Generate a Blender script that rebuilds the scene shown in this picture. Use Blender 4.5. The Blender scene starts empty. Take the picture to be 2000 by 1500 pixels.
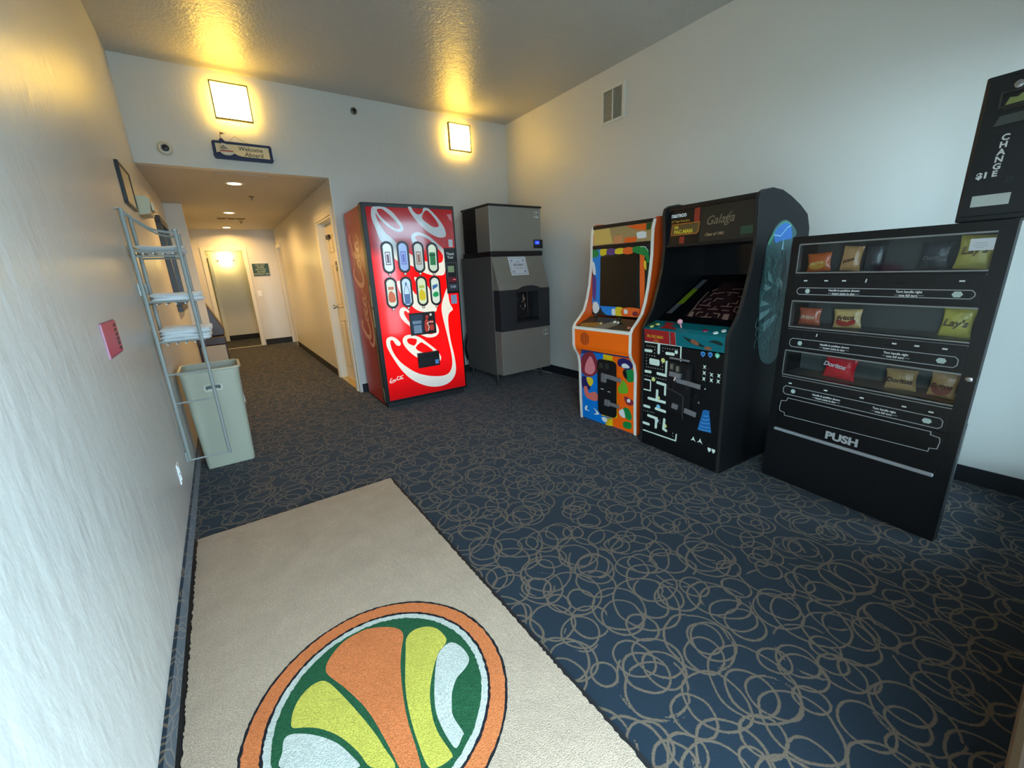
import bpy, math, random, json
from mathutils import Matrix, Vector
random.seed(4)
R=math.radians
C=bpy.context.scene.collection
sc=bpy.context.scene
# ---------------------------------------------------------------- camera
YAW,PITCH,ROLL=R(-34.377),R(-15.62),R(-2.594)
fw=Vector((-math.sin(YAW)*math.cos(PITCH),math.cos(YAW)*math.cos(PITCH),math.sin(PITCH)))
rt=fw.cross(Vector((0,0,1))).normalized(); up=rt.cross(fw)
r2=rt*math.cos(ROLL)+up*math.sin(ROLL); u2=-rt*math.sin(ROLL)+up*math.cos(ROLL)
cd=bpy.data.cameras.new('camera'); cam=bpy.data.objects.new('camera',cd); C.objects.link(cam)
m=Matrix((r2,u2,-fw)).transposed().to_4x4(); m.translation=Vector((0.378,-0.197,1.355))
cam.matrix_world=m; cd.sensor_width=36; cd.sensor_fit='HORIZONTAL'; cd.lens=799.229/2000*36; cd.clip_start=0.02
sc.camera=cam
# ---------------------------------------------------------------- world, daylight, exposure
W=bpy.data.worlds.new('world'); sc.world=W; W.use_nodes=True
bg=W.node_tree.nodes['Background']; bg.inputs[0].default_value=(0.56,0.81,1.0,1); bg.inputs[1].default_value=18.0
sc.view_settings.view_transform='Standard'; sc.view_settings.look='None'
sc.view_settings.exposure=0.0; sc.view_settings.gamma=1.0; sc.view_settings.use_curve_mapping=False
def portal(name,x0,x1,z0,z1,y):
    l=bpy.data.lights.new(name,'AREA'); l.shape='RECTANGLE'; l.size=x1-x0; l.size_y=z1-z0
    l.cycles.is_portal=True
    o=bpy.data.objects.new(name,l); C.objects.link(o); o.location=((x0+x1)/2,y,(z0+z1)/2); o.rotation_euler=(R(90),0,0)
DOOR=(0.02,1.35,0.0,2.12); WIN=(2.75,3.80,0.14,2.4)
portal('entrance_daylight',*DOOR,-0.42); portal('window_daylight',*WIN,-0.42)
# ---------------------------------------------------------------- materials
def srgb(c): return tuple(((v/255+.055)/1.055)**2.4 if v>10 else v/255/12.92 for v in c)
MATS={}
def mat(name,col,rough=.5,metal=0.0,emit=0.0,ecol=None,bump=0,bscale=100,spec=.5,coat=0):
    if name in MATS: return MATS[name]
    m=bpy.data.materials.new(name); m.use_nodes=True; nt=m.node_tree; p=nt.nodes['Principled BSDF']
    c=srgb(col); p.inputs['Base Color'].default_value=(*c,1); p.inputs['Roughness'].default_value=rough
    p.inputs['Metallic'].default_value=metal; p.inputs['Specular IOR Level'].default_value=spec
    p.inputs['Coat Weight'].default_value=coat
    n=nt.nodes.new('ShaderNodeTexNoise'); n.inputs['Scale'].default_value=bscale; n.inputs['Detail'].default_value=3
    tc=nt.nodes.new('ShaderNodeNewGeometry'); nt.links.new(tc.outputs['Position'],n.inputs['Vector'])
    if emit:
        p.inputs['Emission Color'].default_value=(*srgb(ecol or col),1); p.inputs['Emission Strength'].default_value=emit
    if bump:
        b=nt.nodes.new('ShaderNodeBump'); b.inputs['Strength'].default_value=bump; b.inputs['Distance'].default_value=.004
        nt.links.new(n.outputs['Fac'],b.inputs['Height']); nt.links.new(b.outputs[0],p.inputs['Normal'])
    else:
        r=nt.nodes.new('ShaderNodeMapRange'); r.inputs['To Min'].default_value=max(0,rough-.015); r.inputs['To Max'].default_value=min(1,rough+.015)
        nt.links.new(n.outputs['Fac'],r.inputs[0]); nt.links.new(r.outputs[0],p.inputs['Roughness'])
    MATS[name]=m; return m
class NB:
    """small node builder"""
    def __init__(s,name):
        s.m=bpy.data.materials.new(name); s.m.use_nodes=True; s.nt=s.m.node_tree; s.p=s.nt.nodes['Principled BSDF']; MATS[name]=s.m
    def put(s,sock,v):
        if v is None: return
        if hasattr(v,'links') or isinstance(v,bpy.types.NodeSocket): s.nt.links.new(v,sock)
        else: sock.default_value=v
    def node(s,t,ins=(),**kw):
        n=s.nt.nodes.new(t)
        for k,v in kw.items(): setattr(n,k,v)
        for i,v in enumerate(ins): s.put(n.inputs[i],v)
        return n
    def math(s,op,a,b=None,c=None,clamp=False):
        n=s.node('ShaderNodeMath',(a,b,c) if c is not None else ((a,b) if b is not None else (a,)),operation=op); n.use_clamp=clamp
        return n.outputs[0]
    def vm(s,op,a,b=None,scale=None):
        n=s.node('ShaderNodeVectorMath',(a,b) if b is not None else (a,),operation=op)
        if scale is not None: s.put(n.inputs['Scale'],scale)
        return n.outputs['Value'] if op in('LENGTH','DISTANCE','DOT_PRODUCT') else n.outputs[0]
    def noise(s,vec,scale,detail=2,rough=.5):
        n=s.node('ShaderNodeTexNoise'); s.put(n.inputs['Vector'],vec); n.inputs['Scale'].default_value=scale; n.inputs['Detail'].default_value=detail; n.inputs['Roughness'].default_value=rough
        return n
    def mix(s,f,a,b):
        n=s.nt.nodes.new('ShaderNodeMix'); n.data_type='RGBA'; s.put(n.inputs[0],f); s.put(n.inputs[6],a); s.put(n.inputs[7],b); return n.outputs[2]
    def pos(s): return s.node('ShaderNodeNewGeometry').outputs['Position']
    def mr(s,v,a,b,c=0.,d=1.):
        n=s.node('ShaderNodeMapRange'); s.put(n.inputs[0],v); n.inputs[1].default_value=a; n.inputs[2].default_value=b; n.inputs[3].default_value=c; n.inputs[4].default_value=d; return n.outputs[0]
    def bump(s,h,strength,dist=.004,normal=None):
        n=s.node('ShaderNodeBump'); n.inputs['Strength'].default_value=strength; n.inputs['Distance'].default_value=dist; s.put(n.inputs['Height'],h)
        if normal is not None: s.put(n.inputs['Normal'],normal)
        return n.outputs[0]
def c4(c): return (*srgb(c),1)
# patterned carpet of overlapping wobbly rings
b=NB('carpet'); P=b.pos()
sep=b.node('ShaderNodeSeparateXYZ',(P,)); X,Y,Z=sep.outputs
cx=b.math('ADD',X,Z); cy=b.math('ADD',Y,Z)
P2=b.node('ShaderNodeCombineXYZ',(cx,cy,0.0)).outputs[0]
nz=b.noise(P2,6.0,1); wob=b.vm('SCALE',b.vm('SUBTRACT',nz.outputs['Color'],(.5,.5,.5)),scale=.04)
nz2=b.noise(P2,130.0,1); wob2=b.vm('SCALE',b.vm('SUBTRACT',nz2.outputs['Color'],(.5,.5,.5)),scale=.0045)
PD=b.vm('ADD',b.vm('ADD',P2,wob),wob2)
acc=None
for i,(cell,ox,oy,ang) in enumerate([(.27,.03,.11,.0),(.25,.17,.05,.5),(.23,.09,.2,1.0),(.30,.21,.15,.8),(.20,.05,.1,.25)]):
    rot=b.node('ShaderNodeVectorRotate',(PD,(0,0,0),(0,0,1),ang)).outputs[0]
    V=b.vm('MULTIPLY',b.vm('ADD',rot,(ox+5,oy+5,0)),(1/cell,1/cell,0))
    fl=b.vm('FLOOR',V); fr=b.vm('SUBTRACT',b.vm('SUBTRACT',V,fl),(.5,.5,0))
    wn=b.node('ShaderNodeTexWhiteNoise',(b.vm('ADD',fl,(i*7.3,i*3.1,i)),)).outputs['Color']
    cs=b.node('ShaderNodeSeparateColor',(wn,)).outputs
    rad=b.math('MULTIPLY_ADD',cs[2],.27,.19)
    room=b.math('SUBTRACT',.94,b.math('MULTIPLY',rad,2.0))
    jx=b.math('MULTIPLY',b.math('SUBTRACT',cs[0],.5),room); jy=b.math('MULTIPLY',b.math('SUBTRACT',cs[1],.5),room)
    dv=b.vm('SUBTRACT',fr,b.node('ShaderNodeCombineXYZ',(jx,jy,0.0)).outputs[0])
    dv=b.vm('MULTIPLY',dv,(1,1,0))
    dist=b.vm('LENGTH',dv)
    e=b.math('MULTIPLY',b.math('ABSOLUTE',b.math('SUBTRACT',dist,rad)),cell)
    ring=b.mr(e,.0050,.0030)
    acc=ring if acc is None else b.math('MAXIMUM',acc,ring)
thr=b.noise(P2,420.0,2); acc2=b.math('MULTIPLY',acc,b.mr(thr.outputs['Fac'],.3,.6,.35,1.0))
big=b.noise(P2,3.0,2)
base=b.mix(big.outputs['Fac'],c4((22,33,42)),c4((28,40,50)))
base=b.mix(b.mr(thr.outputs['Fac'],.35,.7),base,c4((34,46,56)))
col=b.mix(acc2,base,c4((106,91,74)))
b.put(b.p.inputs['Base Color'],col); b.p.inputs['Roughness'].default_value=.95; b.p.inputs['Specular IOR Level'].default_value=.1
b.p.inputs['Sheen Weight'].default_value=.15; b.p.inputs['Sheen Roughness'].default_value=.4
b.put(b.p.inputs['Normal'],b.bump(b.math('ADD',thr.outputs['Fac'],b.math('MULTIPLY',acc,.6)),.5,.003))
CARPET=b.m
def paint(name,col,rough,bstr,bscale,spec=.5,stretch=(1,1,1)):
    b=NB(name); P=b.pos(); PS=b.vm('MULTIPLY',P,stretch)
    n=b.noise(PS,bscale,4,.55); n2=b.noise(PS,bscale*.28,2)
    h=b.math('ADD',n.outputs['Fac'],n2.outputs['Fac'])
    n3=b.noise(P,1.3,3)
    b.put(b.p.inputs['Base Color'],b.mix(n3.outputs['Fac'],(*[x*.95 for x in srgb(col)],1),c4(col)))
    b.p.inputs['Roughness'].default_value=rough; b.p.inputs['Specular IOR Level'].default_value=spec
    b.put(b.p.inputs['Normal'],b.bump(h,bstr,.01)); return b.m
WALL=paint('wall_paint',(212,210,203),.36,.42,16,.42,(1,1,.45))
WALLR=paint('wall_paint_right',(222,219,210),.45,.10,18,.4)
CEIL=paint('ceiling_paint',(188,184,174),.32,.42,55,.45)
HALLC=paint('hall_ceiling_paint',(200,194,184),.6,.2,30,.3)
TRIM=mat('trim_paint',(222,220,208),.35)
DOORP=mat('door_paint',(215,205,180),.4)
BASE=mat('dark_cove',(18,20,26),.7)
CONC=mat('concrete',(178,178,174),.9)
def glass(name,tint,gl=.06):
    m=bpy.data.materials.new(name); m.use_nodes=True; nt=m.node_tree; nt.nodes.clear()
    o=nt.nodes.new('ShaderNodeOutputMaterial'); mx=nt.nodes.new('ShaderNodeMixShader'); t=nt.nodes.new('ShaderNodeBsdfTransparent'); g=nt.nodes.new('ShaderNodeBsdfGlossy'); f=nt.nodes.new('ShaderNodeFresnel')
    t.inputs[0].default_value=(*tint,1); g.inputs['Roughness'].default_value=gl; f.inputs[0].default_value=1.5
    nt.links.new(f.outputs[0],mx.inputs[0]); nt.links.new(t.outputs[0],mx.inputs[1]); nt.links.new(g.outputs[0],mx.inputs[2]); nt.links.new(mx.outputs[0],o.inputs[0]); return m
GLASS=glass('clear_glass',(.93,.95,.95),.02); TINT=glass('tinted_glass',(.90,.92,.92),.04)
BLACK=mat('black_enamel',(14,15,17),.35); BLACKM=mat('matte_black',(12,12,13),.6); WHITE=mat('white_ink',(225,228,226),.5)
DEEP=mat('deep_black',(5,5,6),.5); CHROME=mat('chrome',(190,190,190),.2,1.0); STEEL=mat('brushed_steel',(158,155,150),.42,.8)
GREYINK=mat('grey_ink',(170,172,172),.5)
# ---------------------------------------------------------------- mesh collecting
def frontM(ly=0,x0=0,z0=0,ang=0):
    """art frame facing -y: (u,v,w) -> (x0+u, ly-w, z0+v)"""
    return Matrix.Translation((x0,ly,z0))@Matrix(((1,0,0,0),(0,0,-1,0),(0,1,0,0),(0,0,0,1)))@Matrix.Rotation(ang,4,'Z')
def rightM(x): return Matrix(((0,0,1,x),(1,0,0,0),(0,1,0,0),(0,0,0,1)))      # faces +x, u=+y
def leftM(x,y0,z0): return Matrix(((0,0,-1,x),(-1,0,0,y0),(0,1,0,z0),(0,0,0,1)))  # faces -x, u=-y
def smooth(pts,n=4,closed=True):
    out=[];N=len(pts)
    rng=range(N) if closed else range(N-1)
    g=(lambda i:pts[i%N]) if closed else (lambda i:pts[max(0,min(N-1,i))])
    for i in rng:
        p0,p1,p2,p3=g(i-1),g(i),g(i+1),g(i+2)
        for k in range(n):
            t=k/n
            out.append(tuple(.5*((2*b)+(-a+c)*t+(2*a-5*b+4*c-d)*t*t+(-a+3*b-3*c+d)*t**3) for a,b,c,d in zip(p0,p1,p2,p3)))
    if not closed: out.append(tuple(pts[-1]))
    return out
class MB:
    def __init__(s): s.v=[];s.f=[];s.mi=[];s.mats=[];s.M=Matrix.Identity(4);s.cur=0
    def use(s,m):
        if m not in s.mats: s.mats.append(m)
        s.cur=s.mats.index(m); return s
    def at(s,M): s.M=M; return s
    def add(s,vs,fs):
        if not s.mats: raise Exception('no material')
        o=len(s.v); s.v+= [tuple(s.M@Vector(p)) for p in vs]; s.f+=[tuple(o+i for i in f) for f in fs]; s.mi+=[s.cur]*len(fs); return s
    def box(s,x0,x1,y0,y1,z0,z1):
        return s.add([(x0,y0,z0),(x1,y0,z0),(x1,y1,z0),(x0,y1,z0),(x0,y0,z1),(x1,y0,z1),(x1,y1,z1),(x0,y1,z1)],
          [(0,3,2,1),(4,5,6,7),(0,1,5,4),(1,2,6,5),(2,3,7,6),(3,0,4,7)])
    def prism(s,poly,x0,x1):
        """poly in (y,z), extruded along x"""
        n=len(poly); a=sum(poly[i][0]*poly[(i+1)%n][1]-poly[(i+1)%n][0]*poly[i][1] for i in range(n))
        if a<0: poly=poly[::-1]
        return s.add([(x0,p[0],p[1]) for p in poly]+[(x1,p[0],p[1]) for p in poly],
          [tuple(range(n))[::-1],tuple(range(n,2*n))]+[(i,(i+1)%n,n+(i+1)%n,n+i) for i in range(n)])
    def cyl(s,c,r,h,axis='z',n=20,r2=None):
        r2=r if r2 is None else r2; vs=[]
        for k,(rr,hh) in enumerate(((r,0),(r2,h))):
            for i in range(n):
                a=2*math.pi*i/n; p=(rr*math.cos(a),rr*math.sin(a),hh)
                if axis=='y': p=(p[0],-p[2],p[1])
                if axis=='x': p=(p[2],p[0],p[1])
                vs.append((c[0]+p[0],c[1]+p[1],c[2]+p[2]))
        return s.add(vs,[tuple(range(n))[::-1],tuple(range(n,2*n))]+[(i,(i+1)%n,n+(i+1)%n,n+i) for i in range(n)])
    def lathe(s,c,prof,n=28,axis='z'):
        vs=[];m=len(prof)
        for i in range(n):
            a=2*math.pi*i/n
            for r,h in prof:
                p=(r*math.cos(a),r*math.sin(a),h)
                if axis=='y': p=(p[0],-p[2],p[1])
                if axis=='x': p=(p[2],p[0],p[1])
                vs.append((c[0]+p[0],c[1]+p[1],c[2]+p[2]))
        return s.add(vs,[(i*m+j,((i+1)%n)*m+j,((i+1)%n)*m+j+1,i*m+j+1) for i in range(n) for j in range(m-1)])
    def tube(s,pts,r,n=8,closed=False):
        P=[Vector(p) for p in pts];vs=[];N=len(P);up=None
        for i,p in enumerate(P):
            if closed: t=(P[(i+1)%N]-P[i-1])
            else: t=(P[min(i+1,N-1)]-P[max(i-1,0)])
            t.normalize()
            if up is None: up=Vector((0,0,1)) if abs(t.z)<.9 else Vector((0,1,0))
            a=t.cross(up)
            if a.length<1e-4: a=t.cross(Vector((1,0,0)))
            a.normalize(); q=a.cross(t).normalized(); up=q
            for k in range(n):
                an=2*math.pi*k/n; vs.append(p+a*(r*math.cos(an))+q*(r*math.sin(an)))
        fs=[(i*n+k,i*n+(k+1)%n,((i+1)%N)*n+(k+1)%n,((i+1)%N)*n+k) for i in range(N if closed else N-1) for k in range(n)]
        if not closed: fs+=[tuple(range(n))[::-1],tuple((N-1)*n+k for k in range(n))]
        return s.add(vs,fs)
    def ribbon(s,pts,w,h=.001,closed=False,cap=True,w0=0):
        """flat band in the uv plane, raised by h"""
        P=[Vector((p[0],p[1],0)) for p in pts];N=len(P)
        if cap and not closed:
            d0=(P[0]-P[1]).normalized(); d1=(P[-1]-P[-2]).normalized()
        vs=[];
        for i,p in enumerate(P):
            if closed: a=(P[i]-P[i-1]).normalized(); b=(P[(i+1)%N]-P[i]).normalized()
            else: a=(P[max(i,1)]-P[max(i,1)-1]).normalized(); b=(P[min(i,N-2)+1]-P[min(i,N-2)]).normalized()
            t=(a+b); t=a if t.length<1e-5 else t.normalized(); n=Vector((-t.y,t.x,0)); k=1/max(.5,a.dot(t))
            ww=w if not callable(w) else w(i/(N-1))
            for sg in (-1,1): vs.append((p.x+n.x*sg*ww/2*k,p.y+n.y*sg*ww/2*k,h+w0)) 
        fs=[(2*i,2*((i+1)%N),2*((i+1)%N)+1,2*i+1) for i in range(N if closed else N-1)]
        fs=[f[::-1] for f in fs] if False else fs
        s.add(vs,fs)
        if cap and not closed and not callable(w) and w>.006:
            for p in (P[0],P[-1]): s.disc(p.x,p.y,w/2,h+w0+.00015,14)
        return s
    def disc(s,x,y,r,h=.001,n=20,ry=None):
        ry=r if ry is None else ry
        return s.add([(x+r*math.cos(2*math.pi*i/n),y+ry*math.sin(2*math.pi*i/n),h) for i in range(n)],[tuple(range(n))])
    def rect(s,x0,x1,y0,y1,h=.001): return s.add([(x0,y0,h),(x1,y0,h),(x1,y1,h),(x0,y1,h)],[(0,1,2,3)])
    def rrect(s,x0,x1,y0,y1,r,h=.001):
        pts=[]
        for cx,cy,a0 in ((x1-r,y0+r,-90),(x1-r,y1-r,0),(x0+r,y1-r,90),(x0+r,y0+r,180)):
            for k in range(6): a=R(a0+k*18); pts.append((cx+r*math.cos(a),cy+r*math.sin(a),h))
        return s.add(pts,[tuple(range(len(pts)))])
    def poly(s,loops,h=.001,ext=0.0):
        cu=bpy.data.curves.new('t','CURVE'); cu.dimensions='2D'; cu.fill_mode='BOTH'; cu.extrude=ext
        for lp in loops:
            sp=cu.splines.new('POLY'); sp.points.add(len(lp)-1); sp.use_cyclic_u=True
            for i,p in enumerate(lp): sp.points[i].co=(p[0],p[1],0,1)
        s._curve(cu,h); return s
    def _curve(s,cu,h):
        o=bpy.data.objects.new('t',cu); C.objects.link(o); dg=bpy.context.evaluated_depsgraph_get(); dg.update()
        me=bpy.data.meshes.new_from_object(o.evaluated_get(dg))
        s.add([(v.co.x,v.co.y,v.co.z+h) for v in me.vertices],[tuple(p.vertices) for p in me.polygons])
        bpy.data.objects.remove(o); bpy.data.curves.remove(cu); bpy.data.meshes.remove(me)
    def text(s,t,x,y,size,h=.001,align='LEFT',shear=0,bold=0,xs=1.0,ang=0,sp=1.0):
        cu=bpy.data.curves.new('t','FONT'); cu.body=t; cu.size=size; cu.align_x=align; cu.shear=shear; cu.offset=bold; cu.space_character=sp; cu.resolution_u=3; cu.fill_mode='FRONT'; cu.dimensions='2D'
        M=s.M; s.M=M@Matrix.Translation((x,y,0))@Matrix.Rotation(ang,4,'Z')@Matrix.Diagonal((xs,1,1,1)); s._curve(cu,h); s.M=M; return s
    def build(s,name,parent=None,bevel=0,sm=False,loc=None,rotz=0):
        me=bpy.data.meshes.new(name); me.from_pydata(s.v,[],s.f)
        for m in s.mats: me.materials.append(m)
        me.polygons.foreach_set('material_index',s.mi)
        me.update()
        if sm:
            me.polygons.foreach_set('use_smooth',[True]*len(me.polygons)); me.set_sharp_from_angle(angle=R(40))
        o=bpy.data.objects.new(name,me); C.objects.link(o); o.parent=parent
        if loc: o.location=loc
        o.rotation_euler=(0,0,rotz)
        if bevel:
            bm=o.modifiers.new('bevel','BEVEL'); bm.width=bevel; bm.segments=2; bm.limit_method='ANGLE'; bm.angle_limit=R(40)
        return o
def thing(name,label,cat,loc=(0,0,0),rotz=0,group=None):
    o=bpy.data.objects.new(name,None); o.empty_display_size=.05; C.objects.link(o); o.location=loc; o.rotation_euler=(0,0,rotz)
    return tag(o,label,cat,group)
def tag(o,label,cat,group=None):
    o['label']=label; o['category']=cat
    if group: o['group']=group
    return o
def struct(o): o['kind']='structure'; return o
def mk(m): return MB().use(m)
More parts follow.
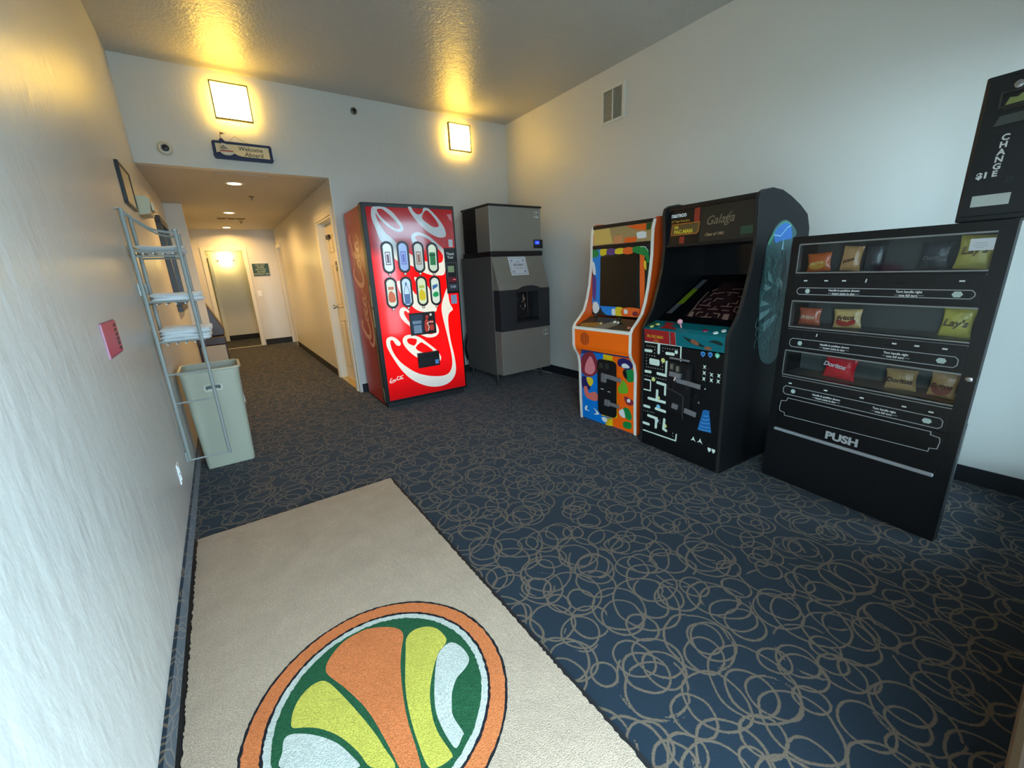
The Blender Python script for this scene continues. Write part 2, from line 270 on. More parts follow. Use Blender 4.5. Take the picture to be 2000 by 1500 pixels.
ART=json.loads('''{"rug":{"o1":[[-0.325,0.562],[-0.268,0.658],[-0.133,0.754],[0.038,0.781],[0.213,0.702],[0.328,0.597],[0.353,0.489],[0.279,0.339],[0.21,0.172],[0.139,-0.078],[0.097,-0.292],[0.078,-0.495],[0.058,-0.633],[-0.065,-0.542],[-0.089,-0.287],[-0.136,0.003],[-0.227,0.275],[-0.308,0.462]],"y1":[[0.311,0.315],[0.37,0.437],[0.463,0.474],[0.576,0.432],[0.642,0.344],[0.664,0.214],[0.63,0.153],[0.522,0.089],[0.414,-0.041],[0.323,-0.191],[0.264,-0.37],[0.25,-0.517],[0.269,-0.687],[0.247,-0.711],[0.169,-0.709],[0.102,-0.665],[0.1,-0.513],[0.122,-0.287],[0.178,-0.029]],"w1":[[0.522,0.089],[0.61,0.135],[0.684,0.13],[0.731,0.042],[0.74,-0.076],[0.716,-0.137],[0.652,-0.176],[0.561,-0.208],[0.48,-0.284],[0.429,-0.373],[0.394,-0.468],[0.402,-0.611],[0.38,-0.635],[0.313,-0.677],[0.294,-0.616],[0.289,-0.481],[0.308,-0.331],[0.389,-0.135]],"y2":[[-0.612,0.334],[-0.555,0.418],[-0.47,0.472],[-0.389,0.474],[-0.337,0.427],[-0.283,0.292],[-0.204,0.042],[-0.138,-0.206],[-0.111,-0.355],[-0.087,-0.527],[-0.224,-0.424],[-0.271,-0.274],[-0.352,-0.09],[-0.45,0.049],[-0.543,0.135],[-0.632,0.197],[-0.636,0.256]],"w2":[[-0.72,0.059],[-0.698,0.148],[-0.646,0.153],[-0.551,0.084],[-0.462,-0.009],[-0.379,-0.125],[-0.32,-0.26],[-0.29,-0.375],[-0.445,-0.272],[-0.735,-0.059]]},"rug_c":[0.568,0.915,0.407],"coke":{"a_out":[[0.098,1.97],[0.13,1.977],[0.179,1.978],[0.229,1.969],[0.288,1.93],[0.344,1.86],[0.377,1.799],[0.363,1.763],[0.312,1.756],[0.25,1.786],[0.192,1.832],[0.148,1.879],[0.123,1.924],[0.138,1.849],[0.189,1.755],[0.246,1.701],[0.305,1.642],[0.372,1.589],[0.429,1.544],[0.494,1.504],[0.57,1.476],[0.647,1.455],[0.737,1.455],[0.766,1.485],[0.767,1.538],[0.707,1.611],[0.635,1.682],[0.553,1.72],[0.504,1.72],[0.488,1.695],[0.517,1.651],[0.461,1.645],[0.446,1.695],[0.457,1.732],[0.522,1.755],[0.624,1.721],[0.725,1.643],[0.793,1.571],[0.793,1.471],[0.771,1.343],[0.694,1.329],[0.62,1.336],[0.523,1.373],[0.45,1.421],[0.383,1.449],[0.286,1.484],[0.214,1.548],[0.171,1.616],[0.13,1.695],[0.105,1.79],[0.082,1.871],[0.083,1.929]],"a_hole":[[0.142,1.951],[0.183,1.958],[0.224,1.934],[0.282,1.882],[0.327,1.829],[0.346,1.787],[0.302,1.783],[0.248,1.816],[0.19,1.868],[0.152,1.914]],"b_out":[[0.445,1.983],[0.479,1.984],[0.495,1.949],[0.54,1.919],[0.587,1.939],[0.602,1.979],[0.638,1.984],[0.665,1.973],[0.737,1.906],[0.802,1.819],[0.825,1.748],[0.806,1.709],[0.732,1.708],[0.628,1.759],[0.532,1.845],[0.472,1.923]],"b_hole":[[0.632,1.962],[0.579,1.893],[0.63,1.841],[0.698,1.804],[0.75,1.811],[0.745,1.843],[0.701,1.905]],"s_mid":[[0.252,1.287],[0.319,1.284],[0.381,1.232],[0.441,1.147],[0.548,1.139],[0.613,1.067],[0.649,1.004],[0.635,0.962],[0.593,0.957],[0.458,0.978],[0.377,1.044],[0.353,1.136],[0.28,1.166]],"s_mid2":[[0.434,1.318],[0.494,1.299],[0.575,1.221],[0.6,1.119],[0.576,1.061],[0.525,1.099],[0.481,1.185]],"d":[[0.345,0.988],[0.322,1.015],[0.29,1.035],[0.258,1.021],[0.242,0.989],[0.248,0.939],[0.281,0.886],[0.328,0.843],[0.35,0.803],[0.399,0.763],[0.467,0.72],[0.519,0.696],[0.594,0.695],[0.64,0.725],[0.649,0.768],[0.627,0.833],[0.593,0.862],[0.578,0.812],[0.612,0.773],[0.598,0.734],[0.541,0.728],[0.479,0.753],[0.404,0.813],[0.34,0.871],[0.296,0.943],[0.288,0.985],[0.307,0.996],[0.334,0.973]],"e":[[0.07,0.693],[0.076,0.726],[0.094,0.747],[0.136,0.752],[0.184,0.721],[0.217,0.674],[0.201,0.649],[0.168,0.663],[0.147,0.704],[0.128,0.719],[0.114,0.708],[0.111,0.679],[0.123,0.61],[0.16,0.527],[0.22,0.448],[0.343,0.343],[0.476,0.283],[0.618,0.253],[0.713,0.264],[0.764,0.331],[0.775,0.452],[0.746,0.667],[0.706,0.912],[0.707,1.017],[0.745,1.117],[0.785,1.192],[0.794,1.131],[0.804,1.035],[0.834,0.966],[0.79,0.931],[0.771,0.88],[0.767,0.791],[0.777,0.636],[0.803,0.476],[0.815,0.332],[0.797,0.24],[0.74,0.174],[0.656,0.142],[0.539,0.145],[0.419,0.187],[0.29,0.275],[0.196,0.39],[0.125,0.524],[0.08,0.633]],"f":[[0.242,0.705],[0.258,0.732],[0.291,0.748],[0.343,0.745],[0.429,0.707],[0.513,0.634],[0.599,0.551],[0.642,0.481],[0.644,0.444],[0.625,0.424],[0.607,0.486],[0.578,0.536],[0.53,0.525],[0.455,0.527],[0.41,0.534],[0.396,0.491],[0.345,0.525],[0.282,0.596],[0.246,0.661]],"f_h1":[[0.287,0.699],[0.313,0.713],[0.348,0.708],[0.391,0.69],[0.382,0.652],[0.357,0.631],[0.331,0.64],[0.298,0.663]],"f_h2":[[0.432,0.654],[0.372,0.605],[0.421,0.554],[0.494,0.539],[0.56,0.543],[0.518,0.594],[0.467,0.636]]},"maze":[[[0.022,0.805],[0.326,0.812],[0.328,0.711]],[[0.146,0.799],[0.146,0.739]],[[0.026,0.741],[0.081,0.743]],[[0.214,0.746],[0.269,0.747]],[[0.218,0.683],[0.219,0.585],[0.144,0.587]],[[0.035,0.584],[0.08,0.586]],[[0.028,0.521],[0.084,0.521],[0.084,0.442],[0.025,0.441]],[[0.145,0.519],[0.217,0.515],[0.216,0.445]],[[0.146,0.457],[0.145,0.381]],[[0.071,0.381],[0.223,0.384]],[[0.032,0.311],[0.079,0.312]],[[0.141,0.316],[0.221,0.315]],[[0.072,0.243],[0.149,0.241],[0.145,0.168]],[[0.029,0.172],[0.08,0.173]],[[0.219,0.253],[0.214,0.178],[0.238,0.171]],[[0.029,0.111],[0.322,0.12],[0.326,0.171]]],"mazerect":[[0.067,0.686],[0.157,0.689],[0.156,0.648],[0.066,0.643]],"dots":[[[0.041,0.777],[0.115,0.778]],[[0.11,0.756],[0.111,0.709]],[[0.042,0.71],[0.113,0.709]],[[0.039,0.687],[0.04,0.642]],[[0.18,0.779],[0.299,0.782]],[[0.18,0.758],[0.18,0.757]],[[0.043,0.619],[0.184,0.622]],[[0.181,0.668],[0.183,0.622]],[[0.03,0.55],[0.214,0.553]],[[0.027,0.273],[0.123,0.277]],[[0.179,0.235],[0.18,0.212]],[[0.295,0.169],[0.297,0.147]]],"gblue":[[0.489,0.781],[0.54,0.784],[0.587,0.785]],"gwhite":[[0.507,0.699],[0.507,0.659],[0.507,0.62],[0.558,0.657],[0.559,0.621],[0.607,0.66],[0.606,0.623]],"gship":[[0.46,0.181],[0.511,0.183],[0.482,0.451],[0.521,0.555]],"gbadge":[[0.581,0.145],[0.611,0.146]],"gcone":[[0.539,0.417],[0.517,0.407],[0.486,0.258],[0.586,0.267],[0.561,0.412]],"gcones":[[[0.524,0.373],[0.558,0.38]],[[0.514,0.345],[0.564,0.356]],[[0.505,0.319],[0.569,0.329]],[[0.499,0.294],[0.575,0.302]],[[0.492,0.272],[0.581,0.279]]],"gside":[[0.301,1.481],[0.322,1.522],[0.375,1.559],[0.446,1.574],[0.518,1.551],[0.586,1.509],[0.583,1.481],[0.549,1.437],[0.551,1.348],[0.558,1.234],[0.551,1.089],[0.554,0.938],[0.563,0.813],[0.543,0.702],[0.458,0.671],[0.346,0.719],[0.286,0.848],[0.271,0.967],[0.244,1.139],[0.251,1.248],[0.258,1.355],[0.262,1.429]],"gside_blue":[[0.325,1.486],[0.343,1.517],[0.389,1.544],[0.45,1.558],[0.504,1.54],[0.534,1.492],[0.53,1.465],[0.476,1.46],[0.392,1.449],[0.352,1.439]],"gside_g1":[[0.269,1.439],[0.316,1.502],[0.378,1.549],[0.448,1.566],[0.519,1.546],[0.51,1.538],[0.451,1.553],[0.391,1.539],[0.338,1.497],[0.291,1.434]],"gside_rays":[[[0.273,1.104],[0.375,1.073],[0.26,1.065]],[[0.269,1.025],[0.424,1.052],[0.367,1.016],[0.274,0.978]],[[0.306,0.952],[0.469,1.007],[0.446,0.961],[0.339,0.901]],[[0.305,1.284],[0.343,1.255],[0.389,1.197],[0.319,1.223]],[[0.422,1.24],[0.498,1.203],[0.489,1.151],[0.413,1.19]],[[0.282,1.203],[0.373,1.176],[0.313,1.157],[0.278,1.176]]],"gstrip":[[0.039,0.087],[0.084,0.092],[0.099,0.525],[0.057,0.532]],"gstrip_g":[[0.048,0.206],[0.097,0.21],[0.098,0.395],[0.052,0.413]],"gmaze":[[[0.225,0.382],[0.25,0.412]],[[0.281,0.361],[0.324,0.368]],[[0.344,0.369],[0.399,0.366]],[[0.25,0.319],[0.253,0.359],[0.287,0.349]],[[0.373,0.331],[0.38,0.354]],[[0.31,0.255],[0.314,0.294],[0.363,0.291]],[[0.24,0.244],[0.253,0.279],[0.277,0.286]],[[0.233,0.209],[0.32,0.205]],[[0.294,0.214],[0.294,0.248]],[[0.323,0.167],[0.396,0.169]],[[0.358,0.176],[0.365,0.198]],[[0.394,0.206],[0.476,0.208]],[[0.434,0.215],[0.434,0.247]],[[0.447,0.248],[0.483,0.241],[0.472,0.282]],[[0.448,0.324],[0.488,0.321],[0.476,0.358]],[[0.427,0.162],[0.478,0.162]],[[0.28,0.092],[0.28,0.125],[0.313,0.128]],[[0.326,0.076],[0.404,0.08]],[[0.357,0.08],[0.352,0.122]],[[0.389,0.126],[0.438,0.121],[0.449,0.081]],[[0.223,0.158],[0.277,0.163]],[[0.399,0.366],[0.433,0.361]],[[0.361,0.409],[0.437,0.411]],[[0.226,0.108],[0.205,0.253],[0.204,0.369]],[[0.51,0.16],[0.5,0.211],[0.529,0.203],[0.541,0.148],[0.51,0.16]]],"gmazeblk":[[[0.226,0.074],[0.216,0.123],[0.247,0.127],[0.267,0.068]],[[0.482,0.069],[0.465,0.124],[0.501,0.128],[0.525,0.065]]],"oart":{"blue":[[0.016,0.611],[0.182,0.642],[0.278,0.642],[0.279,0.599],[0.239,0.593],[0.217,0.542],[0.225,0.126],[0.249,0.081],[0.371,0.088],[0.292,0.006],[0.023,0.012]],"yellow":[[0.278,0.642],[0.375,0.64],[0.376,0.605],[0.279,0.599]],"yellow2":[[0.29,0.07],[0.371,0.088],[0.373,0.012],[0.292,0.002]],"orange":[[0.375,0.64],[0.552,0.642],[0.584,0.599],[0.606,0.316],[0.615,0.006],[0.373,0.012],[0.371,0.084],[0.425,0.107],[0.41,0.587],[0.376,0.605]]},"oblobs":[["maroon",[[0.023,0.529],[0.045,0.599],[0.126,0.643],[0.184,0.626],[0.216,0.558],[0.212,0.476],[0.15,0.424],[0.074,0.415],[0.029,0.445]]],["pink",[[0.068,0.452],[0.084,0.538],[0.137,0.604],[0.175,0.552],[0.186,0.488],[0.139,0.439]]],["navy",[[0.029,0.394],[0.074,0.41],[0.118,0.376],[0.129,0.31],[0.064,0.28],[0.03,0.307]]],["yellow",[[0.085,0.404],[0.15,0.407],[0.161,0.368],[0.129,0.327],[0.096,0.355]]],["pinkr",[[0.047,0.302],[0.086,0.319],[0.108,0.263],[0.173,0.286],[0.216,0.261],[0.195,0.205],[0.109,0.203],[0.064,0.227]]],["white",[[0.07,0.132],[0.087,0.127],[0.076,0.098],[0.115,0.09],[0.059,0.085],[0.053,0.106]]],["white",[[0.159,0.132],[0.213,0.102],[0.219,0.082],[0.154,0.069],[0.192,0.092]]],["navy",[[0.434,0.614],[0.479,0.636],[0.515,0.634],[0.559,0.618],[0.578,0.576],[0.527,0.538],[0.472,0.559],[0.435,0.568]]],["white",[[0.471,0.582],[0.507,0.595],[0.543,0.578],[0.54,0.562],[0.481,0.557]]],["green",[[0.509,0.535],[0.584,0.555],[0.592,0.466],[0.531,0.447],[0.511,0.482]]],["black",[[0.482,0.53],[0.509,0.542],[0.525,0.484],[0.512,0.466],[0.488,0.493]]],["lime",[[0.432,0.373],[0.468,0.427],[0.485,0.454],[0.523,0.414],[0.534,0.362],[0.499,0.339],[0.443,0.335]]],["maroon",[[0.495,0.315],[0.536,0.312],[0.582,0.295],[0.587,0.265],[0.539,0.246],[0.506,0.27]]],["white",[[0.528,0.298],[0.555,0.301],[0.551,0.276],[0.524,0.274]]],["green",[[0.485,0.209],[0.531,0.22],[0.564,0.181],[0.57,0.134],[0.535,0.117],[0.496,0.147]]],["white",[[0.443,0.174],[0.485,0.201],[0.506,0.133],[0.478,0.126],[0.449,0.142]]],["green",[[0.489,0.088],[0.563,0.1],[0.561,0.043],[0.491,0.039]]],["white",[[0.251,0.064],[0.302,0.074],[0.313,0.039],[0.272,0.031]]]],"obez":[["blue",[[0.072,1.486],[0.117,1.487],[0.134,1.018],[0.013,1.041],[0.039,1.25],[0.009,1.414]]],["blue",[[0.116,1.017],[0.284,1.017],[0.286,0.946],[0.181,0.944]]],["yellow",[[0.279,1.014],[0.351,1.013],[0.349,0.94],[0.282,0.943]]],["yellow",[[0.108,1.484],[0.177,1.483],[0.17,1.439],[0.109,1.435]]],["purple",[[0.182,1.483],[0.261,1.481],[0.259,1.437],[0.178,1.438]]],["yellow",[[0.266,1.477],[0.342,1.479],[0.34,1.439],[0.263,1.44]]],["orange",[[0.346,1.478],[0.432,1.479],[0.43,1.434],[0.344,1.436]]],["orange",[[0.497,1.442],[0.537,1.437],[0.558,1.029],[0.521,1.015],[0.498,1.415]]],["orange",[[0.351,1.013],[0.525,1.012],[0.505,0.94],[0.349,0.94]]],["green",[[0.435,1.479],[0.517,1.482],[0.576,1.446],[0.566,1.365],[0.538,1.413],[0.437,1.443]]],["green",[[-0.001,1.481],[0.072,1.483],[0.091,1.436],[0.018,1.42]]],["white",[[0.019,1.386],[0.047,1.372],[0.061,1.284],[0.029,1.291]]],["purple",[[0.025,1.264],[0.067,1.25],[0.06,1.064],[0.026,1.112]]],["white",[[0.032,1.042],[0.079,1.05],[0.107,0.996],[0.071,0.951],[0.033,0.971]]],["white",[[0.241,0.998],[0.276,0.997],[0.277,0.949],[0.243,0.951]]],["white",[[0.367,1.001],[0.4,0.996],[0.401,0.97],[0.369,0.968]]],["maroon",[[0.456,0.986],[0.495,0.988],[0.497,0.956],[0.453,0.96]]],["yellow",[[0.54,1.378],[0.559,1.365],[0.562,1.305],[0.543,1.33]]]],"omarq":[["cream",[[-0.002,1.639],[0.191,1.646],[0.227,1.524],[-0.029,1.519]]],["orange",[[0.352,1.642],[0.537,1.648],[0.537,1.594],[0.445,1.609]]],["dgreen",[[0.537,1.648],[0.586,1.646],[0.575,1.596],[0.54,1.594]]],["orange",[[0.348,1.558],[0.462,1.554],[0.449,1.514],[0.341,1.516]]],["peach",[[0.242,1.576],[0.323,1.578],[0.333,1.516],[0.227,1.518]]],["white",[[0.453,1.584],[0.483,1.588],[0.504,1.591],[0.541,1.582],[0.543,1.542],[0.507,1.539],[0.463,1.542]]]]}''')
# ================================================================ room shell
XR=3.857; YB=4.777; H=3.176; HH=2.371; XO=1.559; YF=-0.30; YE=10.2
struct(mk(CARPET).box(-.1,XR+.1,YF-.12,YB,-.1,0).box(-.1,XO+.1,YB,YE+.1,-.1,0).box(-.7,XO+.1,YE+.1,12,-.1,0).build('floor'))
struct(mk(CONC).box(-14,18,-26,YF-.12,-.16,-.03).build('ground'))
struct(mk(CEIL).box(-.1,XR+.1,YF-.1,YB,H,H+.1).build('ceiling'))
struct(mk(HALLC).box(-.7,XO+.1,YB+.1,12,HH,HH+.1).build('ceiling'))
struct(mk(WALL).box(-.12,0,YF-.12,YE,0,H).build('wall_left'))
struct(mk(WALLR).box(XR,XR+.12,YF-.12,YB+.1,0,H).build('wall_right'))
w=mk(WALL).at(frontM(YB+.05)); w.poly([[(0,HH),(XO,HH),(XO,0),(XR,0),(XR,H),(0,H)]],0,.05); struct(w.build('wall_back'))
w=mk(WALL).at(frontM(YF-.06))
def rc(a,b,c,d): return [(a,c),(b,c),(b,d),(a,d)]
w.poly([[(-.12,0),(DOOR[0],0),(DOOR[0],DOOR[3]),(DOOR[1],DOOR[3]),(DOOR[1],0),(XR+.12,0),(XR+.12,H+.1),(-.12,H+.1)],rc(*WIN)],0,.06); struct(w.build('wall_front'))
# hall right wall with two door openings
w=mk(WALL)
D1=(4.93,5.76,2.03); D2=(9.50,10.12,2.0)
w.at(Matrix(((0,0,1,XO+.05),(1,0,0,0),(0,1,0,0),(0,0,0,1))))
w.poly([[(YB+.1,0),(D1[0],0),(D1[0],D1[2]),(D1[1],D1[2]),(D1[1],0),(D2[0],0),(D2[0],D2[2]),(D2[1],D2[2]),(D2[1],0),(12,0),(12,HH),(YB+.1,HH)]],0,.05)
struct(w.build('wall_hall_right'))
DW=(.30,.935,1.965)
w=mk(WALL).at(frontM(YE+.05)); w.poly([[(-.1,0),(DW[0],0),(DW[0],DW[2]),(DW[1],DW[2]),(DW[1],0),(XO,0),(XO,HH),(-.1,HH)]],0,.05); struct(w.build('wall_hall_end'))
struct(mk(WALL).box(-.7,-.6,YE+.1,11.7,0,HH).build('wall_far_room_left'))
struct(mk(WALL).box(-.7,XO,11.7,11.8,0,HH).build('wall_far_room_back'))
struct(mk(WALL).box(-.7,-.1,YE,YE+.1,0,HH).build('wall_far_room_front'))
struct(mk(WALLR).box(0,.195,7.0,7.09,.66,HH).build('wall_wing'))
# corner bead on the hall opening
struct(mk(TRIM).box(XO-.004,XO+.008,YB-.006,YB+.01,0.1,HH).build('trim_1'))
# baseboards
def bb(name,x0,x1,y0,y1,m=BASE,h=.1): return struct(mk(m).box(x0,x1,y0,y1,0.0005,h).build(name))
bb('baseboard_left',0,.012,YF+.01,6.9,CARPET,.1)
bb('baseboard_right',XR-.012,XR,YF+.02,YB-.02)
bb('baseboard_back',XO+.03,XR-.02,YB-.012,YB)
bb('baseboard_hall_right',XO-.012,XO,D1[1]+.11,D2[0]-.08)
bb('baseboard_hall_end',DW[1]+.09,XO-.02,YE-.012,YE,h=.12)
bb('baseboard_far_room',-.55,XO-.1,11.688,11.7,h=.12)
bb('baseboard_front',DOOR[1]+.08,XR-.02,YF,YF+.015,mat('tan_sill',(150,130,104),.5),.09)
# door frames: casings as trim
def casing_y(n,y,x0,x1,z,wd=.075,m=TRIM,t=.014):
    struct(mk(m).box(x0-wd,x0,y-t,y,0,z+wd).box(x1,x1+wd,y-t,y,0,z+wd).box(x0,x1,y-t,y,z,z+wd).build(f'trim_{n}',bevel=.003))
def casing_x(n,x,y0,y1,z,wd=.07,m=TRIM,t=.014):
    struct(mk(m).box(x-t,x,y0-wd,y0,0,z+wd).box(x-t,x,y1,y1+wd,0,z+wd).box(x-t,x,y0,y1,z,z+wd).build(f'trim_{n}',bevel=.003))
casing_x(2,XO,D1[0],D1[1],D1[2],.08); casing_x(3,XO,D2[0],D2[1],D2[2],.06)
casing_y(4,YE,DW[0],DW[1],DW[2],.07)
# jambs lining the near doorway
struct(mk(TRIM).box(XO,XO+.13,D1[1]-.02,D1[1],0,D1[2]).box(XO,XO+.13,D1[0],D1[0]+.02,0,D1[2]).box(XO,XO+.13,D1[0]+.02,D1[1]-.02,D1[2]-.02,D1[2]).build('trim_5'))
struct(mk(mat('brass_strip',(200,175,110),.3,.6)).box(XO,XO+.1,D1[0]+.02,D1[1]-.02,.0,.008).build('trim_6'))
struct(mk(mat('threshold_metal',(190,180,150),.4,.5)).box(DW[0],DW[1],YE-.01,YE+.05,0,.006).build('trim_7'))
# near hall door: six-panel leaf
def panel_door(name,w,h,parent=None):
    b=mk(DOORP).box(0,w,0,.04,0.008,h)
    for (x0,x1) in ((.11,.5*w-.04),(.5*w+.04,w-.11)):
        for z0,z1 in ((.2,.82),(.98,1.52),(1.66,h-.14)):
            for a,c,e,f in ((x0,x1,z0,z0+.018),(x0,x1,z1-.018,z1),(x0,x0+.018,z0,z1),(x1-.018,x1,z0,z1)): b.box(a,c,-.007,0,e,f)
            b.box(x0+.045,x1-.045,-.005,0,z0+.045,z1-.045)
    return b.build(name,parent,bevel=.003)
d1=bpy.data.objects.new('door_1',None); C.objects.link(d1); d1.location=(XO+.085,D1[1]-.02,0); d1.rotation_euler=(0,0,R(-90)); struct(d1)
panel_door('door_leaf',D1[1]-D1[0]-.04,D1[2]-.025,d1)
mk(CHROME).lathe((.07,0,.98),[(0.0,.066),(.024,.062),(.028,.045),(.016,.03),(.012,.008),(.03,.004),(.03,0)],axis='y').build('door_knob',d1,sm=True)
mk(mat('dark_bronze',(70,66,58),.4,.7)).box(.10,.26,-.03,-.002,1.82,1.87).build('door_closer',d1,bevel=.004)
sg=mk(mat('grey_plate',(108,108,96),.5)).at(frontM(-.008,.33,1.43)).box(0,.075,0,.115,0,.004); sg.use(WHITE).rect(.015,.06,.055,.07,.005)
sg.build('room_sign',d1)
# far right hall door, slightly ajar
d2=bpy.data.objects.new('door_2',None); C.objects.link(d2); d2.location=(XO+.06,D2[1]-.005,0); d2.rotation_euler=(0,0,R(-86)); struct(d2)
mk(DOORP).box(0,D2[1]-D2[0]-.06,0,.04,.008,D2[2]-.01).build('door_leaf',d2,bevel=.003)
mk(BLACKM).box(-.02,.7,.08,.1,0,2.0).build('gap_shade_sheet',d2)  # black sheet added to stand in for the shade in the ajar door's gap
# far room door (closed, on its back wall)
d3=bpy.data.objects.new('door_3',None); C.objects.link(d3); d3.location=(-.42,11.66,0); struct(d3)
mk(mat('olive_door',(176,170,128),.5)).box(0,.74,0,.035,.008,1.9).build('door_leaf',d3,bevel=.003)
mk(TRIM).box(-.07,0,-.01,.04,0,1.97).box(.74,.81,-.01,.04,0,1.97).box(0,.74,-.01,.04,1.9,1.97).build('door_frame',d3,bevel=.003)
# entrance glazing: window beside the entrance
wn=bpy.data.objects.new('window_1',None); C.objects.link(wn); wn.location=(0,YF-.06,0); struct(wn)
FR=mat('anodised_frame',(120,112,98),.4,.6)
mk(FR).box(WIN[0],WIN[1],-.04,.03,WIN[2],WIN[2]+.05).box(WIN[0],WIN[1],-.04,.03,WIN[3]-.05,WIN[3]).box(WIN[0],WIN[0]+.05,-.04,.03,WIN[2]+.05,WIN[3]-.05).box(WIN[1]-.05,WIN[1],-.04,.03,WIN[2]+.05,WIN[3]-.05).build('window_frame',wn,bevel=.004)
mk(GLASS).box(WIN[0]+.05,WIN[1]-.05,-.008,-.002,WIN[2]+.05,WIN[3]-.05).build('window_pane',wn)
struct(mk(FR).box(DOOR[0],DOOR[0]+.02,YF-.12,YF-.02,0,DOOR[3]).box(DOOR[1]-.04,DOOR[1],YF-.12,YF,0,DOOR[3]).box(DOOR[0]+.02,DOOR[1]-.04,YF-.12,YF,DOOR[3]-.04,DOOR[3]).build('trim_8',bevel=.003))
# ================================================================ wall lamps
OPAL=mat('opal_glass',(255,246,220),.35,emit=25.0,ecol=(255,205,82))
WARM=(1.0,.62,.05)
def bulb(name,loc,e,parent,col=WARM,r=.04):
    l=bpy.data.lights.new(name,'POINT'); l.energy=e; l.color=col; l.shadow_soft_size=r
    o=bpy.data.objects.new(name,l); C.objects.link(o); o.parent=parent; o.location=loc; return o
def sconce(x,label):
    t=thing('wall_sconce',label,'wall lamp',(x,YB,2.775),0,'square wall sconces')
    mk(mat('sconce_metal',(96,84,58),.4,.6)).box(-.07,.07,-.012,0,.07,.21).build('back_plate',t,bevel=.003)
    b=mk(OPAL); n=10
    prof=[(-.085-.012*math.sin(math.pi*i/n),.003+.279*i/n) for i in range(n+1)]
    b.prism(prof+[(p[0]+.005,p[1]) for p in prof[::-1]],-.138,.138); b.build('diffuser',t)
    e=mk(MATS['sconce_metal']); 
    for xx in (-.147,.138): e.box(xx,xx+.009,-.102,-.066,-.006,.291)
    e.box(-.138,.138,-.102,-.066,-.006,.003).box(-.138,.138,-.102,-.066,.282,.291)
    e.box(-.012,.012,-.085,-.01,.135,.145); e.build('rim',t)
    bulb('lamp_bulb',(0,-.045,.2),SCW,t); bulb('lamp_bulb',(0,-.045,.08),SCW*.55,t)
SCW=1.0
sconce(.797,'lit square wall sconce above the welcome sign'); sconce(3.118,'lit square wall sconce near the room corner, above the ice machine')
# recessed hall lights
DL=mat('downlight_lens',(255,240,205),.4,emit=16.0,ecol=(255,226,170))
for i,(y,e,lab) in enumerate([(5.40,30,'round recessed ceiling light nearest the hall opening'),(7.69,32,'middle one of three round recessed lights in hall ceiling'),(9.75,26,'round recessed ceiling light nearest the hall end')]):
    t=thing('recessed_light',lab,'ceiling light',(.735,y,HH),0,'recessed lights in the hall ceiling')
    mk(TRIM).lathe((0,0,0),[(.088,0),(.088,-.006),(.066,-.008),(.064,-.001)]).build('trim_ring',t,sm=True)
    mk(DL).cyl((0,0,-.005),.064,.003).build('lens',t)
    l=bpy.data.lights.new('lamp','AREA'); l.shape='DISK'; l.size=.12; l.energy=e*.78; l.color=(1,.59,.19); l.spread=R(160)
    o=bpy.data.objects.new('lamp',l); C.objects.link(o); o.parent=t; o.location=(0,0,-.012)
# bowl lamp in the far room
t=thing('bowl_wall_lamp','lit white half-bowl wall lamp seen through the far doorway','wall lamp',(.649,11.7,1.72))
mk(mat('bowl_glass',(255,245,215),.4,emit=20.0,ecol=(255,222,130))).lathe((0,-.01,0),[(0.001,0),(.05,.008),(.10,.04),(.128,.09),(.135,.16)],axis='z').build('bowl',t,sm=True,loc=(0,-.13,0))
mk(MATS['sconce_metal']).box(-.165,.165,-.02,0,.10,.13).build('bracket',t)
bulb('lamp_bulb',(0,-.16,.22),5,t,(1,.70,.22))
# ================================================================ things on the walls
# vent on the right wall
t=thing('wall_vent','white framed air vent high on the right wall','vent',(XR,2.925,2.70),R(-90))
F=mk(TRIM); W2,HV=.145,.31
F.box(-W2,W2,-.015,0,0,.025).box(-W2,W2,-.015,0,HV-.025,HV).box(-W2,-W2+.022,-.015,0,.025,HV-.025).box(W2-.035,W2,-.015,0,.025,HV-.025).box(-.012,.0,-.015,0,.025,HV-.025); F.build('frame',t,bevel=.002)
F=mk(mat('vent_grey',(168,165,150),.6))
for k in range(14): F.box(-W2+.022,-.012,-.009,-.004,.03+k*.018,.036+k*.018+.005)
for k in range(9): F.box(.003+k*.0115,.003+k*.0115+.004,-.009,-.004,.025,HV-.025)
F.use(mat('vent_dark',(118,116,104),.8)).box(-W2+.02,W2-.03,-.003,-.0005,.02,HV-.02); F.build('louvers',t)
# sprinkler head in the back wall
t=thing('sidewall_sprinkler','small dark round sprinkler head high on the back wall between sconces','sprinkler',(1.908,YB,3.04))
mk(mat('dull_metal',(120,118,105),.4,.8)).lathe((0,0,0),[(.034,0),(.034,.006),(.012,.01),(.012,.03),(0.001,.03)],axis='y').build('escutcheon',t,sm=True)
mk(BLACKM).box(-.02,.02,-.05,-.03,-.004,.004).box(-.003,.003,-.05,-.006,-.02,.02).build('deflector',t)
# camera dome
t=thing('security_camera','small round white security camera beside the welcome sign','camera',(.235,YB,2.50))
mk(mat('camera_white',(205,200,180),.4)).lathe((0,0,0),[(.052,0),(.054,.02),(.046,.032),(.03,.036)],axis='y').build('housing',t,sm=True)
mk(BLACK).lathe((.004,-.034,0),[(.024,0),(.019,.014),(0.001,.018)],axis='y').build('lens',t,sm=True)
